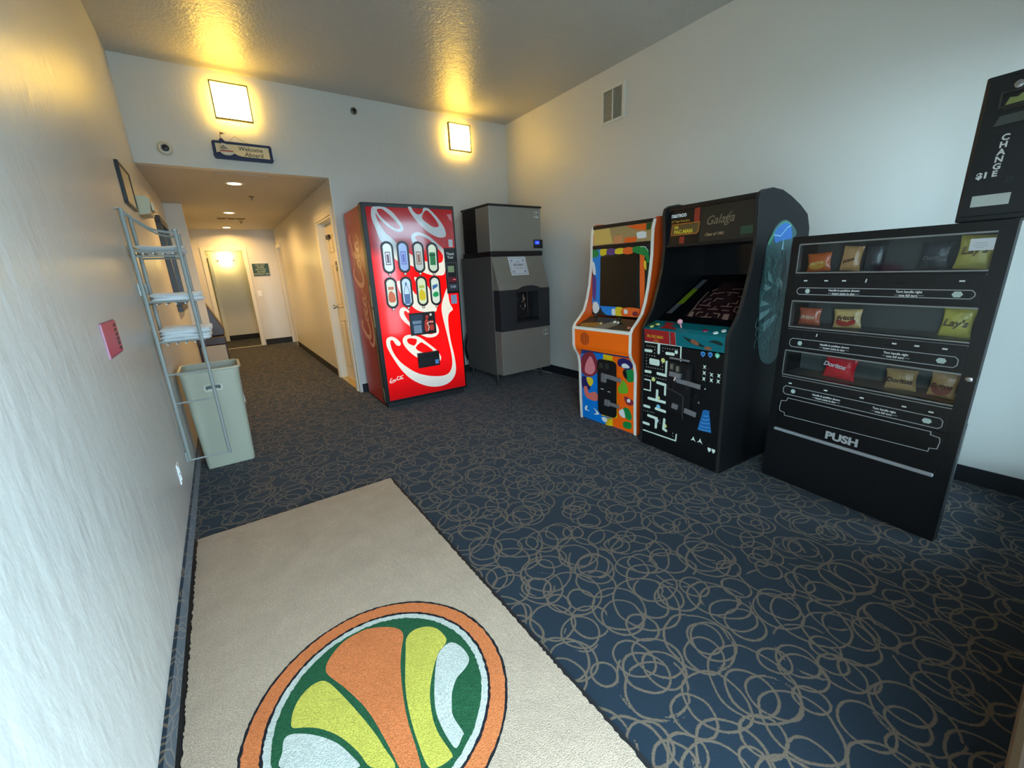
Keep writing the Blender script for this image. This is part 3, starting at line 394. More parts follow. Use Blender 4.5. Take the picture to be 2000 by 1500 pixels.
# welcome sign
t=thing('welcome_sign','wooden nautical plaque with sailboat reading Welcome Aboard, hung above the hall opening','sign',(.582,YB,2.455))
NAVY=mat('navy_paint',(28,42,78),.5); CREAM=mat('cream_board',(236,212,164),.6)
b=mk(NAVY).at(frontM(-.02)); b.poly([[(0,.012),(.012,0),(.465,.0),(.477,.012),(.477,.138),(.465,.15),(.012,.15),(0,.138)],rc(.024,.453,.022,.13)],0,.01); b.build('frame',t,bevel=.002)
b=mk(CREAM).box(.02,.457,-.022,-.006,.018,.134); b.at(frontM(-.022)); b.use(mat('brown_ink',(74,58,38),.6)).text('Welcome',.20,.085,.05,.001,shear=.1,bold=.0006,xs=1.0).text('Aboard',.245,.04,.05,.001,shear=.1,bold=.0006)
b.use(NAVY).poly([smooth([(.024,.05),(.05,.058),(.075,.045),(.10,.035),(.14,.04),(.165,.055),(.19,.042),(.25,.034),(.453,.032),(.453,.022),(.024,.022)],3)],.001); b.build('board',t)
b=mk(mat('boat_white',(212,206,186),.6)).at(frontM(-.03)); b.poly([[(.05,.062),(.165,.062),(.15,.045),(.125,.034),(.085,.034),(.062,.045)]],0,.006)
b.poly([[(.055,.075),(.075,.135),(.11,.13),(.145,.08)]],0,.004); b.use(mat('sail_shadow',(140,132,108),.6)).poly([[(.06,.098),(.085,.118),(.12,.085),(.06,.08)]],.006)
b.use(mat('red_paint',(176,58,38),.5)).rect(.055,.155,.063,.072,.007); b.use(NAVY).poly([[(.05,.135),(.07,.17),(.085,.172),(.11,.145),(.13,.128),(.10,.128)]],0,.004)
b.use(mat('brown_ink',(74,58,38),.6)).rect(.074,.079,.165,.20,.001).poly([[(.078,.20),(.078,.222),(.12,.214),(.098,.208)]],.001); b.build('sailboat',t)
b=mk(MATS['brown_ink']); b.tube([(.13,-.012,.148),(.19,-.006,.205),(.30,-.012,.148)],.0015,6); b.build('hanging_wire',t)
# picture frames on the left wall
def leftthing(name,label,cat,y,z): return thing(name,label,cat,(0,y,z),R(90))   # local +x = +y(world), local -y = +x(world)
t=leftthing('picture_frame','thin black picture frame on the left wall near the hall opening','picture frame',3.50,1.87)
Wd,Hd=.43,.25
b=mk(BLACK); b.box(0,Wd,-.02,0,0,.014).box(0,Wd,-.02,0,Hd-.014,Hd).box(0,.014,-.02,0,.014,Hd-.014).box(Wd-.014,Wd,-.02,0,.014,Hd-.014); b.build('frame',t,bevel=.002)
mk(mat('print_paper',(200,190,160),.4)).box(.014,Wd-.014,-.014,-.004,.014,Hd-.014).build('print',t)
t=leftthing('hall_mirror','black framed mirror on the hall wall behind the towel rack','mirror',5.30,1.08)
Wd,Hd=.85,.94
b=mk(BLACK); b.box(0,Wd,-.045,0,0,.06).box(0,Wd,-.045,0,Hd-.06,Hd).box(0,.06,-.045,0,.06,Hd-.06).box(Wd-.06,Wd,-.045,0,.06,Hd-.06); b.build('frame',t,bevel=.003)
mk(mat('mirror_glass',(190,190,185),.08,1.0)).box(.06,Wd-.06,-.02,-.004,.06,Hd-.06).build('mirror_panel',t)
t=leftthing('emergency_light','beige plastic emergency light unit on the left wall above the rack','light fixture',4.10,1.87)
b=mk(mat('beige_plastic',(196,190,160),.45)); b.prism([(0,0),(-.07,.012),(-.085,.12),(-.06,.14),(0,.14)],0,.26); b.build('housing',t,bevel=.006)
mk(mat('beige_lens',(214,208,184),.3)).box(.05,.21,-.094,-.08,.04,.10).build('lens',t,bevel=.004)
# fire alarm / pink card holder
t=leftthing('card_holder','pink card holder with dark lettering fixed to the left wall','card holder',1.885,1.098)
PINK=mat('pink_card',(214,62,104),.35)
b=mk(PINK); b.prism([(-.001,0),(-.004,.002),(-.0055,.008),(-.0055,.122),(-.004,.128),(-.001,.128)],0,.255); b.at(frontM(-.0055))
b.use(mat('dark_lettering',(60,14,34),.4))
for i,(w_,h_) in enumerate([(.05,.011),(.042,.012),(.05,.012),(.05,.013),(.045,.014),(.05,.012)]): b.rrect(.190,.190+w_,.105-i*.0185,.105-i*.0185+h_,.003,.0006)
b.build('card_pack',t)
b=mk(mat('clear_edge',(168,120,138),.6)); b.box(-.003,0,-.006,-.001,.0,.13).box(-.003,.258,-.001,0,-.003,.133); b.build('holder',t,bevel=.002)
# outlet
t=leftthing('wall_outlet','white electrical outlet plate low on the left wall','outlet',2.595,.268)
mk(mat('outlet_white',(235,238,238),.3)).box(0,.072,-.006,0,0,.118).build('cover_plate',t,bevel=.002)
b=mk(MATS['outlet_white']); b.box(.018,.054,-.009,-.006,.066,.098).box(.018,.054,-.009,-.006,.02,.052); b.use(BLACKM)
for z in (.035,.081): b.box(.029,.031,-.0095,-.009,z,z+.01).box(.041,.043,-.0095,-.009,z,z+.01)
b.build('sockets',t)
# green notice on hall end wall
t=thing('notice_sign','dark green notice plate with pale lettering on the hall end wall','sign',(1.05,YE,1.455))
b=mk(mat('green_plate',(34,62,50),.4)).box(0,.30,-.008,0,0,.25); b.at(frontM(-.008)); b.use(mat('pale_ink',(170,180,155),.5))
for k,s_ in enumerate(['DO NOT','ENTER','NO POOL','ACCESS','WITHOUT KEY']): b.text(s_,.15,.205-k*.045,.043,.001,'CENTER',bold=.0006)
b.build('plate',t)
t=thing('light_switch','white light switch on the hall end wall below the green notice','switch',(1.055,YE,1.04))
mk(MATS['outlet_white']).box(0,.075,-.006,0,0,.118).build('cover_plate',t,bevel=.002)
mk(MATS['outlet_white']).box(.028,.046,-.014,-.006,.045,.075).build('toggle',t,bevel=.002)
# ceiling grille and sprinkler in hall
t=thing('ceiling_grille','brown slotted air grille in the hall ceiling','vent',(.58,8.32,HH))
b=mk(mat('grille_frame',(168,156,130),.5)).box(0,.40,0,.16,-.008,0)
b.use(mat('grille_slot',(84,58,30),.7))
for k in range(3): b.box(.012+k*.13,.122+k*.13,.02,.14,-.0095,-.008)
b.build('grille',t)
t=thing('ceiling_hatch','flush white hatch panel in the hall ceiling by the opening','hatch',(.56,4.93,HH))
mk(HALLC).box(0,.46,0,.4,-.004,0).build('panel',t,bevel=.002)
for x,y,l in ((.938,6.18,'small sprinkler head between the first two hall ceiling lights'),(.93,8.75,'small sprinkler head near the far end of hall ceiling')):
    t=thing('ceiling_sprinkler',l,'sprinkler',(x,y,HH),0,'hall ceiling sprinklers')
    mk(MATS['dull_metal']).lathe((0,0,0),[(.035,0),(.03,-.008),(.008,-.01),(.008,-.035),(0.001,-.035)]).build('escutcheon',t,sm=True)
    mk(MATS['dull_metal']).cyl((0,0,-.045),.016,.003).build('deflector',t)
# ================================================================ rug
cxr,cyr,rr=ART['rug_c']
def pile(name,col):
    b=NB(name); P=b.pos(); n=b.noise(P,260,3,.6); n2=b.noise(P,7,4,.6); n4=b.noise(b.vm('MULTIPLY',P,(1,.35,1)),60,2)
    f=b.mr(n2.outputs['Fac'],.3,.7)
    lo=tuple(x*.80 for x in srgb(col)); c1=b.mix(f,(*lo,1),c4(col))
    c2=b.mix(b.mr(n.outputs['Fac'],.38,.62),(*[x*.60 for x in srgb(col)],1),c1)
    b.put(b.p.inputs['Base Color'],c2); b.p.inputs['Roughness'].default_value=1; b.p.inputs['Specular IOR Level'].default_value=.05
    b.put(b.p.inputs['Normal'],b.bump(b.math('ADD',n.outputs['Fac'],b.math('MULTIPLY',n4.outputs['Fac'],.8)),.9,.006)); return b.m
BEIGE=pile('pile_beige',(204,180,155)); ORG=pile('pile_orange',(232,134,80)); YEL=pile('pile_yellow',(218,206,92)); GRN=pile('pile_green',(48,98,66)); WHT=pile('pile_white',(214,216,204)); DRK=pile('pile_dark',(44,44,48))
rug=thing('entrance_rug','beige entrance rug with a round orange, yellow and green emblem','rug',(0,0,0))
x0,x1,y0,y1=.030,1.100,-.27,2.395
b=mk(mat('rubber',(16,16,18),.7)); b.box(x0-.018,x1+.018,y0,y1+.006,.0005,.004); b.build('rubber_edge',rug)
b=mk(BEIGE)
def jag(n,a,c): return [(a[0]+(c[0]-a[0])*i/n,a[1]+(c[1]-a[1])*i/n) for i in range(n)]
edge=[]
for (a,c,nn,jx,jy) in (((x0,y0),(x1,y0),10,0,0),((x1,y0),(x1,y1),260,.0035,0),((x1,y1),(x0,y1),120,0,.0015),((x0,y1),(x0,y0),260,.0035,0)):
    for p in jag(nn,a,c): edge.append((p[0]+random.uniform(-jx,jx),p[1]+random.uniform(-jy,jy)))
b.poly([edge],.0075,.0045)
Mr=Matrix.Translation((cxr,cyr,.0122)); b.at(Mr)
def wob(r,n=220,a=.0022): return [((r+random.uniform(-a,a))*math.cos(2*math.pi*i/n),(r+random.uniform(-a,a))*math.sin(2*math.pi*i/n)) for i in range(n)]
b.use(DRK).poly([wob(rr+.004)],.0002); b.use(ORG).poly([wob(rr-.004)],.0004); b.use(DRK).poly([wob(.354)],.0006); b.use(WHT).poly([wob(.345)],.0008); b.use(GRN).poly([wob(.324)],.0010)
def clipc(pts,R0=.315):
    out=[]
    for x,y in pts:
        l=math.hypot(x,y); k=min(1,R0/l) if l>0 else 1; out.append((x*k,y*k))
    return out
rg=ART['rug']
rg['o1']=rg['o1'][:13]+[[.03,-.70],[-.04,-.72]]+rg['o1'][13:]
for k,mm in (('o1',ORG),('y1',YEL),('w1',WHT),('y2',YEL),('w2',WHT)):
    b.use(mm).poly([clipc(smooth([(x*rr,y*rr) for x,y in rg[k]],4))],.0012)
b.build('pile',rug)
# ================================================================ towel rack, towels, hamper
GALV=mat('galvanised_steel',(150,155,150),.42,.25,bump=.15,bscale=60)
rk=leftthing('towel_rack','grey metal wall-mounted towel rack with three shelves','rack',3.03,0)
YW=.30; XD=.235
def LP(x,y,z): return (y,-x,z)       # world-ish (out from wall, along wall, up) -> local
def frame(yy,zb,name):
    b=mk(GALV)
    b.tube([LP(.02,yy,zb),LP(.02,yy,1.75),LP(.02,yy,1.776)],.011,8)
    b.tube([LP(XD,yy,zb-.01),LP(XD,yy,1.66)],.010,8)
    b.tube(smooth([LP(.02,yy,1.765),LP(.07,yy,1.715),LP(.13,yy,1.67),LP(.18,yy,1.655),LP(XD,yy,1.65)],5,False),.007,6)
    b.cyl((yy,-.0,1.77),.022,.006); b.cyl((yy,-XD,1.66),.014,.008)
    for z in (1.55,1.52,1.26,1.02,.82,.635,.25):
        if z>=zb-.02: b.tube([LP(.02,yy,z),LP(XD,yy,z)],.006,6)
    return b.build(name,rk,sm=True)
frame(0,.25,'side_frame'); frame(YW,.99,'side_frame')
for q in ((0,.24),(0,1.3),(YW-.01,1.3)): mk(GALV).box(q[0],q[0]+.02,-.012,-.002,q[1],q[1]+.07).build('wall_bracket',rk)
for z in (1.535,1.245,1.005):
    b=mk(GALV)
    for x in (.02,.065,.11,.155,.2,XD): b.tube([LP(x,0,z),LP(x,YW,z)],.005,6)
    b.tube([LP(.02,0,z+.04 if z>1.5 else z),LP(.02,YW,z+.04 if z>1.5 else z)],.005,6)
    b.build('shelf',rk,sm=True)
# white towels, folded
def towel_mat():
    b=NB('terry'); P=b.pos(); n=b.noise(P,300,2); b.p.inputs['Base Color'].default_value=c4((250,252,252)); b.p.inputs['Roughness'].default_value=1
    b.p.inputs['Sheen Weight'].default_value=.3; b.put(b.p.inputs['Normal'],b.bump(n.outputs['Fac'],.5,.003)); return b.m
TERRY=towel_mat()
def towel(name,label,z,x0,x1,y0,y1,th,n,seed,group):
    rnd=random.Random(seed)
    b=mk(TERRY)
    # each fold a rounded, slightly wavy slab; folded edge at the outer end
    for k in range(n):
        zz=z+k*th/n; t=th/n; ph=rnd.random()*6; amp=.004
        NX,NY=16,8; top=[];bot=[]
        for i in range(NX+1):
            for j in range(NY+1):
                u=i/NX; v=j/NY
                ed=min(u,1-u,.5)*2; e=min(1,ed*6)**.5; ev=min(1,min(v,1-v)*2*6)**.5; q=min(e,ev)
                w=amp*math.sin(u*7+ph+v*2)*(k/n+.2)
                xx=x0+(x1-x0)*u+rnd.uniform(-.002,.002)*0+.006*math.sin(ph+k*2+v*3)*(1 if u>.5 else -1)*0.6
                yy=y0+(y1-y0)*v
                top.append(LP(xx,yy,zz+t/2+q*t*.48+w)); bot.append(LP(xx,yy,zz+t/2-q*t*.48+w))
        N1=NY+1; fs=[]
        for i in range(NX):
            for j in range(NY):
                a=i*N1+j; fs.append((a,a+1,a+N1+1,a+N1)); o_=len(top); fs.append((o_+a,o_+a+N1,o_+a+N1+1,o_+a+1))
        o_=len(top)
        bd=[i*N1 for i in range(NX)]+[NX*N1+j for j in range(NY)]+[i*N1+NY for i in range(NX,0,-1)]+[j for j in range(NY,0,-1)]
        for q in range(len(bd)): a,c=bd[q],bd[(q+1)%len(bd)]; fs.append((a,c,o_+c,o_+a))
        b.add(top+bot,fs)
    o=b.build(name,None,sm=True); o.location=(0,3.03,0); o.rotation_euler=(0,0,R(90)); tag(o,label,'towel',group); return o
G='folded white towels on the rack shelves'
towel('folded_towel','white folded towel on the top shelf of the rack',1.541,.03,.262,.018,.282,.040,2,1,G)
towel('folded_towel','white folded towel on the middle shelf of the rack',1.251,.035,.300,.016,.284,.058,2,2,G)
towel('folded_towel','lower white folded towel of the two on the bottom shelf',1.011,.033,.285,.016,.284,.042,2,3,G)
towel('folded_towel','upper white folded towel of the two on the bottom shelf',1.0545,.035,.300,.018,.282,.042,2,5,G)
# hamper
hp=thing('laundry_hamper','tall grey-green plastic hamper standing behind the towel rack','hamper',(.215,3.60,0))
HG=mat('hamper_plastic',(168,167,148),.42,bump=.05,bscale=200); HGL=mat('hamper_rim',(182,180,160),.35)
def ring4(hx,hy,z,r,n=6):
    o=[]
    for cx_,cy_,a0 in ((hx-r,-hy+r,-90),(hx-r,hy-r,0),(-hx+r,hy-r,90),(-hx+r,-hy+r,180)):
        for k in range(n): a=R(a0+k*90/(n-1)); o.append((cx_+r*math.cos(a),cy_+r*math.sin(a),z))
    return o
def loft(b,rings,cap0=True,cap1=False):
    n=len(rings[0]); vs=[p for r_ in rings for p in r_]
    fs=[(i*n+k,i*n+(k+1)%n,(i+1)*n+(k+1)%n,(i+1)*n+k) for i in range(len(rings)-1) for k in range(n)]
    if cap0: fs.append(tuple(range(n))[::-1])
    if cap1: fs.append(tuple((len(rings)-1)*n+k for k in range(n)))
    b.add(vs,fs)
b=mk(HG); loft(b,[ring4(.150,.150,.0,.02),ring4(.155,.155,.02,.03),ring4(.178,.172,.70,.045),ring4(.183,.177,.735,.045),ring4(.183,.177,.745,.045),ring4(.176,.170,.745,.04),ring4(.172,.166,.70,.04),ring4(.148,.148,.03,.03),ring4(.14,.14,.012,.02)],True,True)
b.build('bin_body',hp,sm=True)
b=mk(HGL); b.tube([(p[0],p[1],p[2]) for p in ring4(.184,.178,.748,.047,8)],.010,8,closed=True); b.build('rim',hp,sm=True)
b=mk(HGL); b.at(Matrix.Translation((0,-.176,.62))@Matrix.Rotation(R(88),4,'X')); b.rrect(-.058,.058,-.026,.026,.024,.002); b.use(mat('grip_dark',(70,84,80),.6)).rrect(-.046,.046,-.012,.018,.012,.003); b.use(HGL).rrect(-.036,.03,-.018,-.006,.005,.004)
b.build('hand_grip',hp)
b=mk(WHITE); b.at(Matrix.Translation((.171,-.02,.45))@Matrix.Rotation(R(-2),4,'Y')); b.box(0,.004,-.06,.06,0,.13); b.build('label_plate',hp)
# brown hooded cabinet below / behind the wing wall
BR=mat('dark_brown_laminate',(58,44,44),.32); WP=mat('putty_panel',(178,172,160),.45)
t=thing('slant_top_cabinet','dark brown slant-topped cabinet with a pale front panel beneath the wing wall','cabinet',(0,7.0,0))
b=mk(BR); prof=[(.0,.62),(.33,.62),(.342,.69),(.315,.76),(.19,1.07),(.0,1.30)]
vs=[(p[0],.10,p[1]) for p in prof]+[(p[0],.62,p[1]) for p in prof]; n=len(prof)
b.add(vs,[tuple(range(n)),tuple(range(n,2*n))[::-1]]+[(i,n+i,n+(i+1)%n,(i+1)%n) for i in range(n)]); b.build('slanted_hood',t,bevel=.008)
mk(BR).box(.0,.335,-.02,.62,.50,.615).build('top_ledge',t,bevel=.012)
mk(BR).box(.0,.33,.02,.60,.06,.50).build('cabinet_body',t,bevel=.006)
mk(WP).box(.03,.315,-.012,.02,.08,.495).build('front_panel',t,bevel=.004)
# ================================================================ soda machine
KR=mat('soda_red_side',(150,24,12),.3)
def backlit(name,col,ecol,hi,lo):
    b=NB(name); P=b.pos(); z=b.node('ShaderNodeSeparateXYZ',(P,)).outputs[2]
    f=b.math('MULTIPLY',b.mr(z,1.62,1.48),b.mr(z,.12,.5,.25,1.0))
    b.p.inputs['Base Color'].default_value=c4(col); b.p.inputs['Roughness'].default_value=.12; b.p.inputs['Emission Color'].default_value=c4(ecol)
    b.p.inputs['Coat Weight'].default_value=.2
    b.put(b.p.inputs['Emission Strength'],b.math('MULTIPLY_ADD',f,hi-lo,lo)); return b.m
KRED=backlit('backlit_red',(176,10,20),(255,10,0),.85,.06); KWHT=backlit('backlit_white',(205,205,205),(255,236,196),.62,.02)
sm_=thing('soda_machine','tall red soda vending machine with huge white script lettering','vending machine',(1.596,3.908,0),R(-1.786))
mk(KR).box(.0,.93,.115,.73,.03,2.0).build('cabinet',sm_,bevel=.008)
b=mk(BLACK); b.box(-.006,.936,0,.09,.06,2.012).box(-.004,.934,.09,.115,.05,1.995); b.build('door_frame',sm_,bevel=.006)
mk(BLACKM).box(.02,.91,.03,.70,0,.06).build('base',sm_)
for q in ((.03,1.06,1.26),(.03,.86,1.03),(.02,.08,.22)): mk(mat('hinge_metal',(150,140,110),.35,.7)).box(-.010,-.004,q[0],q[0]+.02,q[1],q[2]).build('hinge',sm_)
b=mk(mat('side_trim',(128,112,70),.35,.5)); b.box(-.008,-.003,.06,.078,.12,1.95); b.build('side_trim',sm_)
# side script lettering
def script(b,M,w,h=.001):
    b.at(M)
    def ell(cx_,cy_,rx,ry,tilt=.25): return [(cx_+rx*math.cos(a)+tilt*ry*math.sin(a),cy_+ry*math.sin(a)) for a in [2*math.pi*i/22 for i in range(23)]]
    W_=lambda k: (lambda t:w*k*(.45+.75*math.sin(math.pi*t)))
    def st(p,k=1): b.ribbon(smooth(p,5,False),W_(k),h,cap=False)
    st([(2.25,2.0),(2.05,2.45),(1.55,2.4),(1.0,1.7),(.75,.9),(1.0,.3),(1.6,.2),(2.2,.55),(2.5,.9)],1.5)
    st([(.75,1.0),(.2,.6),(.1,-.1),(.6,-.6),(1.8,-.75),(3.2,-.5),(4.4,-.2)],1.3)
    st(ell(2.75,.75,.3,.42)); st([(3.75,1.0),(3.45,1.15),(3.2,.75),(3.35,.3),(3.8,.4),(4.0,.6)])
    st(ell(4.25,.75,.3,.42)); st([(4.65,1.15),(4.5,.5),(4.7,.28),(5.0,.5)]); st([(4.95,.9),(5.5,1.05)],.8)
    st([(7.3,2.3),(7.1,2.8),(6.5,2.7),(5.95,1.9),(5.75,1.0),(6.0,.3),(6.6,.2),(7.2,.55),(7.5,.9)],1.5)
    st([(7.0,2.75),(7.8,2.2),(9.0,2.35),(10.2,2.75),(10.5,2.4)],1.1)
    st(ell(7.75,.75,.3,.42)); st([(8.1,.6),(8.6,1.4),(8.9,2.3),(8.75,2.6),(8.5,2.0),(8.4,.8),(8.6,.3),(8.9,.5)])
    st(ell(9.3,.75,.3,.42)); st([(9.75,1.15),(9.6,.5),(9.85,.28),(10.4,.7)])
b=mk(mat('side_lettering',(205,150,128),.3)); s_=.108
Ms=Matrix(((0,0,-1,-.0005),(0,1,0,.24),(1,0,0,.64),(0,0,0,1)))@Matrix.Diagonal((s_,.135,1,1))
script(b,Ms,.27,.001); b.build('side_lettering',sm_)
# illuminated front
b=mk(KRED); b.box(.036,.915,-.004,0,.085,1.975)
CK=ART['coke']; b.at(frontM(-.004)); b.use(KWHT)
S=lambda k:smooth(CK[k],4)
b.poly([S('a_out'),S('a_hole')],.0012); b.poly([S('b_out'),S('b_hole')],.0012)
for k in ('s_mid','s_mid2','d','e'): b.poly([S(k)],.0014)
b.poly([S('f'),S('f_h1'),S('f_h2')],.0014)
b.use(mat('pink_sticker',(205,120,128),.4)).poly([[(.85,1.93),(.902,1.935),(.902,1.86),(.885,1.87),(.87,1.89)]],.0016)
b.build('front_panel',sm_)
b=mk(KWHT); script(b,frontM(-.0045,.055,.285,R(4))@Matrix.Diagonal((.0145,.0145,1,1)),.34,.0012); b.build('small_lettering',sm_)
BR_=mat('button_rim',(14,15,16),.3); 
bc=[(.19,1.518,'(180,190,200)','red'),(.345,1.52,'',''),(.503,1.515,'',''),(.653,1.505,'',''),(.184,1.182,'',''),(.34,1.182,'',''),(.503,1.18,'',''),(.650,1.176,'','')]
def caps(w_,h_,n=10): return [( (w_/2)*math.cos(a), (h_/2-w_/2)*(1 if math.sin(a)>=0 else -1)+(w_/2)*math.sin(a)) for a in [2*math.pi*(i+.01)/(n*2) for i in range(n*2)]]
LENS=[]
cols=[((235,240,238),(120,90,110)),((170,190,235),(105,110,190)),((205,206,196),(150,96,70)),((222,226,196),(36,120,62)),((238,232,205),(226,110,60)),((214,230,240),(90,120,160)),((238,238,190),(238,200,10)),((240,240,215),(20,160,80))]
for i,((x,z,_,__),(c0,c1)) in enumerate(zip(bc,cols)):
    b=mk(BR_); b.at(frontM(-.006,x,z)); b.poly([caps(.122,.305),caps(.088,.262)],.004,.004)
    b.disc(0,-.160,.016,.004); b.use(KWHT).disc(0,-.160,.009,.006)
    o=b.build('selection_button',sm_)
    b=mk(mat(f'button_lens_{i}',c0,.2,emit=.35 if i!=1 else .25)); b.at(frontM(-.006,x,z)); b.poly([caps(.089,.263)],.001)
    b.use(mat(f'button_art_{i}',c1,.3,emit=.3))
    if i in(0,1,2): b.poly([rc(-.026,.026,-.07,.055),rc(-.018,.018,-.06,.045)],.0016); b.rect(-.012,.012,-.05,.03,.0018)
    elif i==5:
        b.poly([[(-.03,-.12),(.03,-.12),(.032,-.0),(.02,.04),(.010,.06),(.009,.095),(-.009,.095),(-.010,.06),(-.02,.04),(-.032,0)],[(-.024,-.02),(.024,-.02),(.026,.0),(.015,.035),(.005,.06),(-.005,.06),(-.015,.035),(-.026,0)]],.0016)
    elif i==7: b.poly([smooth([(-.028,-.03),(0,-.01),(.03,-.02),(.03,-.055),(-.01,-.065),(-.03,-.05)],3)],.0016); b.use(mat('button_blue',(60,110,160),.3,emit=.3)).poly([[(-.03,.01),(.03,.04),(.03,.07),(-.028,.055)]],.0016)
    elif i==3: b.rect(-.03,.03,-.07,.055,.0016); b.use(mat('button_dgreen',(14,84,44),.3,emit=.2)).rect(-.034,.034,.02,.04,.0018)
    else: b.poly([smooth([(-.03,-.085),(.03,-.085),(.032,-.02),(.01,.01),(-.005,.02),(-.03,-.01)],3)],.0016); b.use(mat(f'button_top_{i}',(190,200,90) if i==6 else (220,130,100),.3,emit=.3)).rect(-.028,.028,.03,.06,.0016)
    b.build('button_lens',o)
# coin and bill panel
b=mk(BLACK).box(.785,.918,-.012,0,1.135,1.60); b.at(frontM(-.012)); b.use(WHITE).text('Thank',.85,1.53,.036,.001,'CENTER',bold=.0008).text('You!',.85,1.495,.036,.001,'CENTER',bold=.0008)
b.build('payment_panel',sm_,bevel=.003)
b=mk(mat('payment_grey',(86,88,88),.4)); b.at(frontM(-.013)); b.poly([rc(.80,.912,1.165,1.455),rc(.806,.906,1.172,1.448)],.002,.002); b.build('payment_bezel',sm_)
b=mk(mat('lcd_green',(128,148,108),.3,emit=.15)).box(.812,.882,-.016,-.012,1.355,1.42); b.build('display',sm_)
b=mk(mat('bill_slot_red',(120,26,40),.35)).box(.812,.90,-.020,-.012,1.25,1.305); b.use(mat('slot_glow',(240,110,130),.4,emit=.6)).box(.86,.888,-.021,-.02,1.275,1.284); b.build('bill_slot',sm_,bevel=.002)
b=mk(mat('slate_plate',(74,78,92),.4)).box(.812,.90,-.016,-.012,1.18,1.235); b.at(frontM(-.016)); b.use(WHITE).text('$1.25',.855,1.197,.026,.001,'CENTER',bold=.0008); b.build('price_plate',sm_)
b=mk(mat('paper_label',(200,205,205),.6)); b.at(frontM(-.005)); b.rect(.845,.892,1.61,1.685,.0015); b.build('sticker',sm_)
b=mk(mat('blue_label',(158,170,200),.6)); b.at(frontM(-.005)); b.rect(.822,.892,1.025,1.12,.0015); b.build('sticker',sm_)
# product window
b=mk(BLACK).box(.335,.618,-.016,0,.735,.965); b.at(frontM(-.016)); b.use(mat('window_blue',(44,62,84),.25)).rect(.352,.475,.76,.945,.001); b.use(mat('window_grey',(140,158,178),.35)).rect(.37,.455,.755,.84,.0015).rect(.362,.458,.852,.885,.0015)
b.use(mat('window_red',(196,52,40),.3,emit=.25)).poly([smooth([(.49,.77),(.53,.77),(.535,.86),(.52,.90),(.495,.87)],3)],.0015).rrect(.545,.592,.77,.83,.008,.0015).rrect(.545,.592,.845,.875,.008,.0015).disc(.525,.915,.018,.0015); b.use(mat('window_cream',(240,225,200),.3,emit=.3)).ribbon([(.527,.77),(.54,.81),(.52,.85),(.55,.862),(.59,.855)],.007,.0018,cap=False).disc(.568,.935,.013,.0015)
b.build('display_window',sm_,bevel=.003)
b=mk(BLACK).box(.378,.618,-.030,0,.385,.545); b.box(.385,.61,-.045,-.03,.50,.545); b.use(DEEP).box(.40,.60,-.032,-.030,.40,.49); b.use(mat('light_blue_sticker',(96,150,205),.5)).box(.565,.604,-.034,-.030,.405,.452); b.build('delivery_bin',sm_,bevel=.004)
# ================================================================ ice machine
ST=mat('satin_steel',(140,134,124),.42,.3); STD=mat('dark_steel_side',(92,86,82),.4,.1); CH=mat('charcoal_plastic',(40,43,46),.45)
ice=thing('ice_machine','tall stainless ice machine with charcoal dispenser niche in the corner','ice machine',(2.914,3.815,0),R(1.233))
b=mk(ST).box(.004,.733,0,.28,1.555,2.03); b.build('ice_maker',ice,bevel=.008)
b=mk(BLACKM).box(.008,.73,.28,.57,1.555,2.03)
for k in range(22): b.box(.0,.008,.285,.565,1.57+k*.0205,1.58+k*.0205)
b.build('vent_panel',ice)
mk(BLACK).box(-.006,.743,-.008,.585,2.03,2.05).build('top_cap',ice,bevel=.004)
mk(BLACK).box(-.006,.743,-.012,.59,1.505,1.555).build('divider_band',ice,bevel=.004)
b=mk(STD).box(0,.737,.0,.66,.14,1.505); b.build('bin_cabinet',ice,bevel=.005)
mk(mat('edge_trim',(150,145,136),.3,.8)).box(-.003,.003,-.004,.004,.14,1.50).build('edge_trim',ice)
b=mk(ST); b.prism([(-.004,1.498),(-.13,1.132),(-.004,1.132)],.004,.733); b.build('upper_door',ice,bevel=.003)
b=mk(ST); b.prism([(-.004,.672),(-.13,.672),(-.13,.16),(-.004,.16)],.004,.733); b.build('lower_door',ice,bevel=.003)
b=mk(CH); b.at(frontM(-.067)); 
arch=[(.004,.672),(.733,.672),(.733,1.132),(.62,1.132),(.585,1.137),(.545,1.155),(.48,1.168),(.385,1.168),(.32,1.158),(.285,1.142),(.25,1.132),(.004,1.132)]
hole=[(.235,.775),(.56,.775),(.56,1.10),(.235,1.10)]
b.poly([arch,hole],0,.066); b.build('dispenser_surround',ice,bevel=.003)
b=mk(mat('niche_black',(16,18,20),.5)).box(.235,.56,-.03,-.006,.775,1.10).box(.235,.56,-.12,-.03,.775,.785); b.build('dispenser_niche',ice)
b=mk(mat('drip_tray',(22,24,26),.4)).box(.22,.575,-.145,-.02,.755,.775); b.build('drip_tray',ice,bevel=.003)
b=mk(CHROME).tube([(.37,-.05,1.10),(.37,-.08,1.07),(.37,-.085,1.03)],.010,8); b.box(.36,.385,-.095,-.07,1.0,1.035)
b.tube([(.355+.035*math.cos(a),-.09,.945+.045*math.sin(a)) for a in [R(60-300*i/16)+R(60) for i in range(17)]],.0035,6); b.build('ice_lever',ice,sm=True)
mk(CHROME).tube([(.455,-.045,1.10),(.462,-.045,.80)],.005,6).build('water_spout',ice,sm=True)
for x,y in ((.03,.03),(.707,.03),(.03,.60),(.707,.60)):
    mk(CHROME).cyl((x,y,0),.013,.14,r2=.019).build('leg',ice,sm=True)
LG=mat('badge_silver',(190,188,178),.4); 
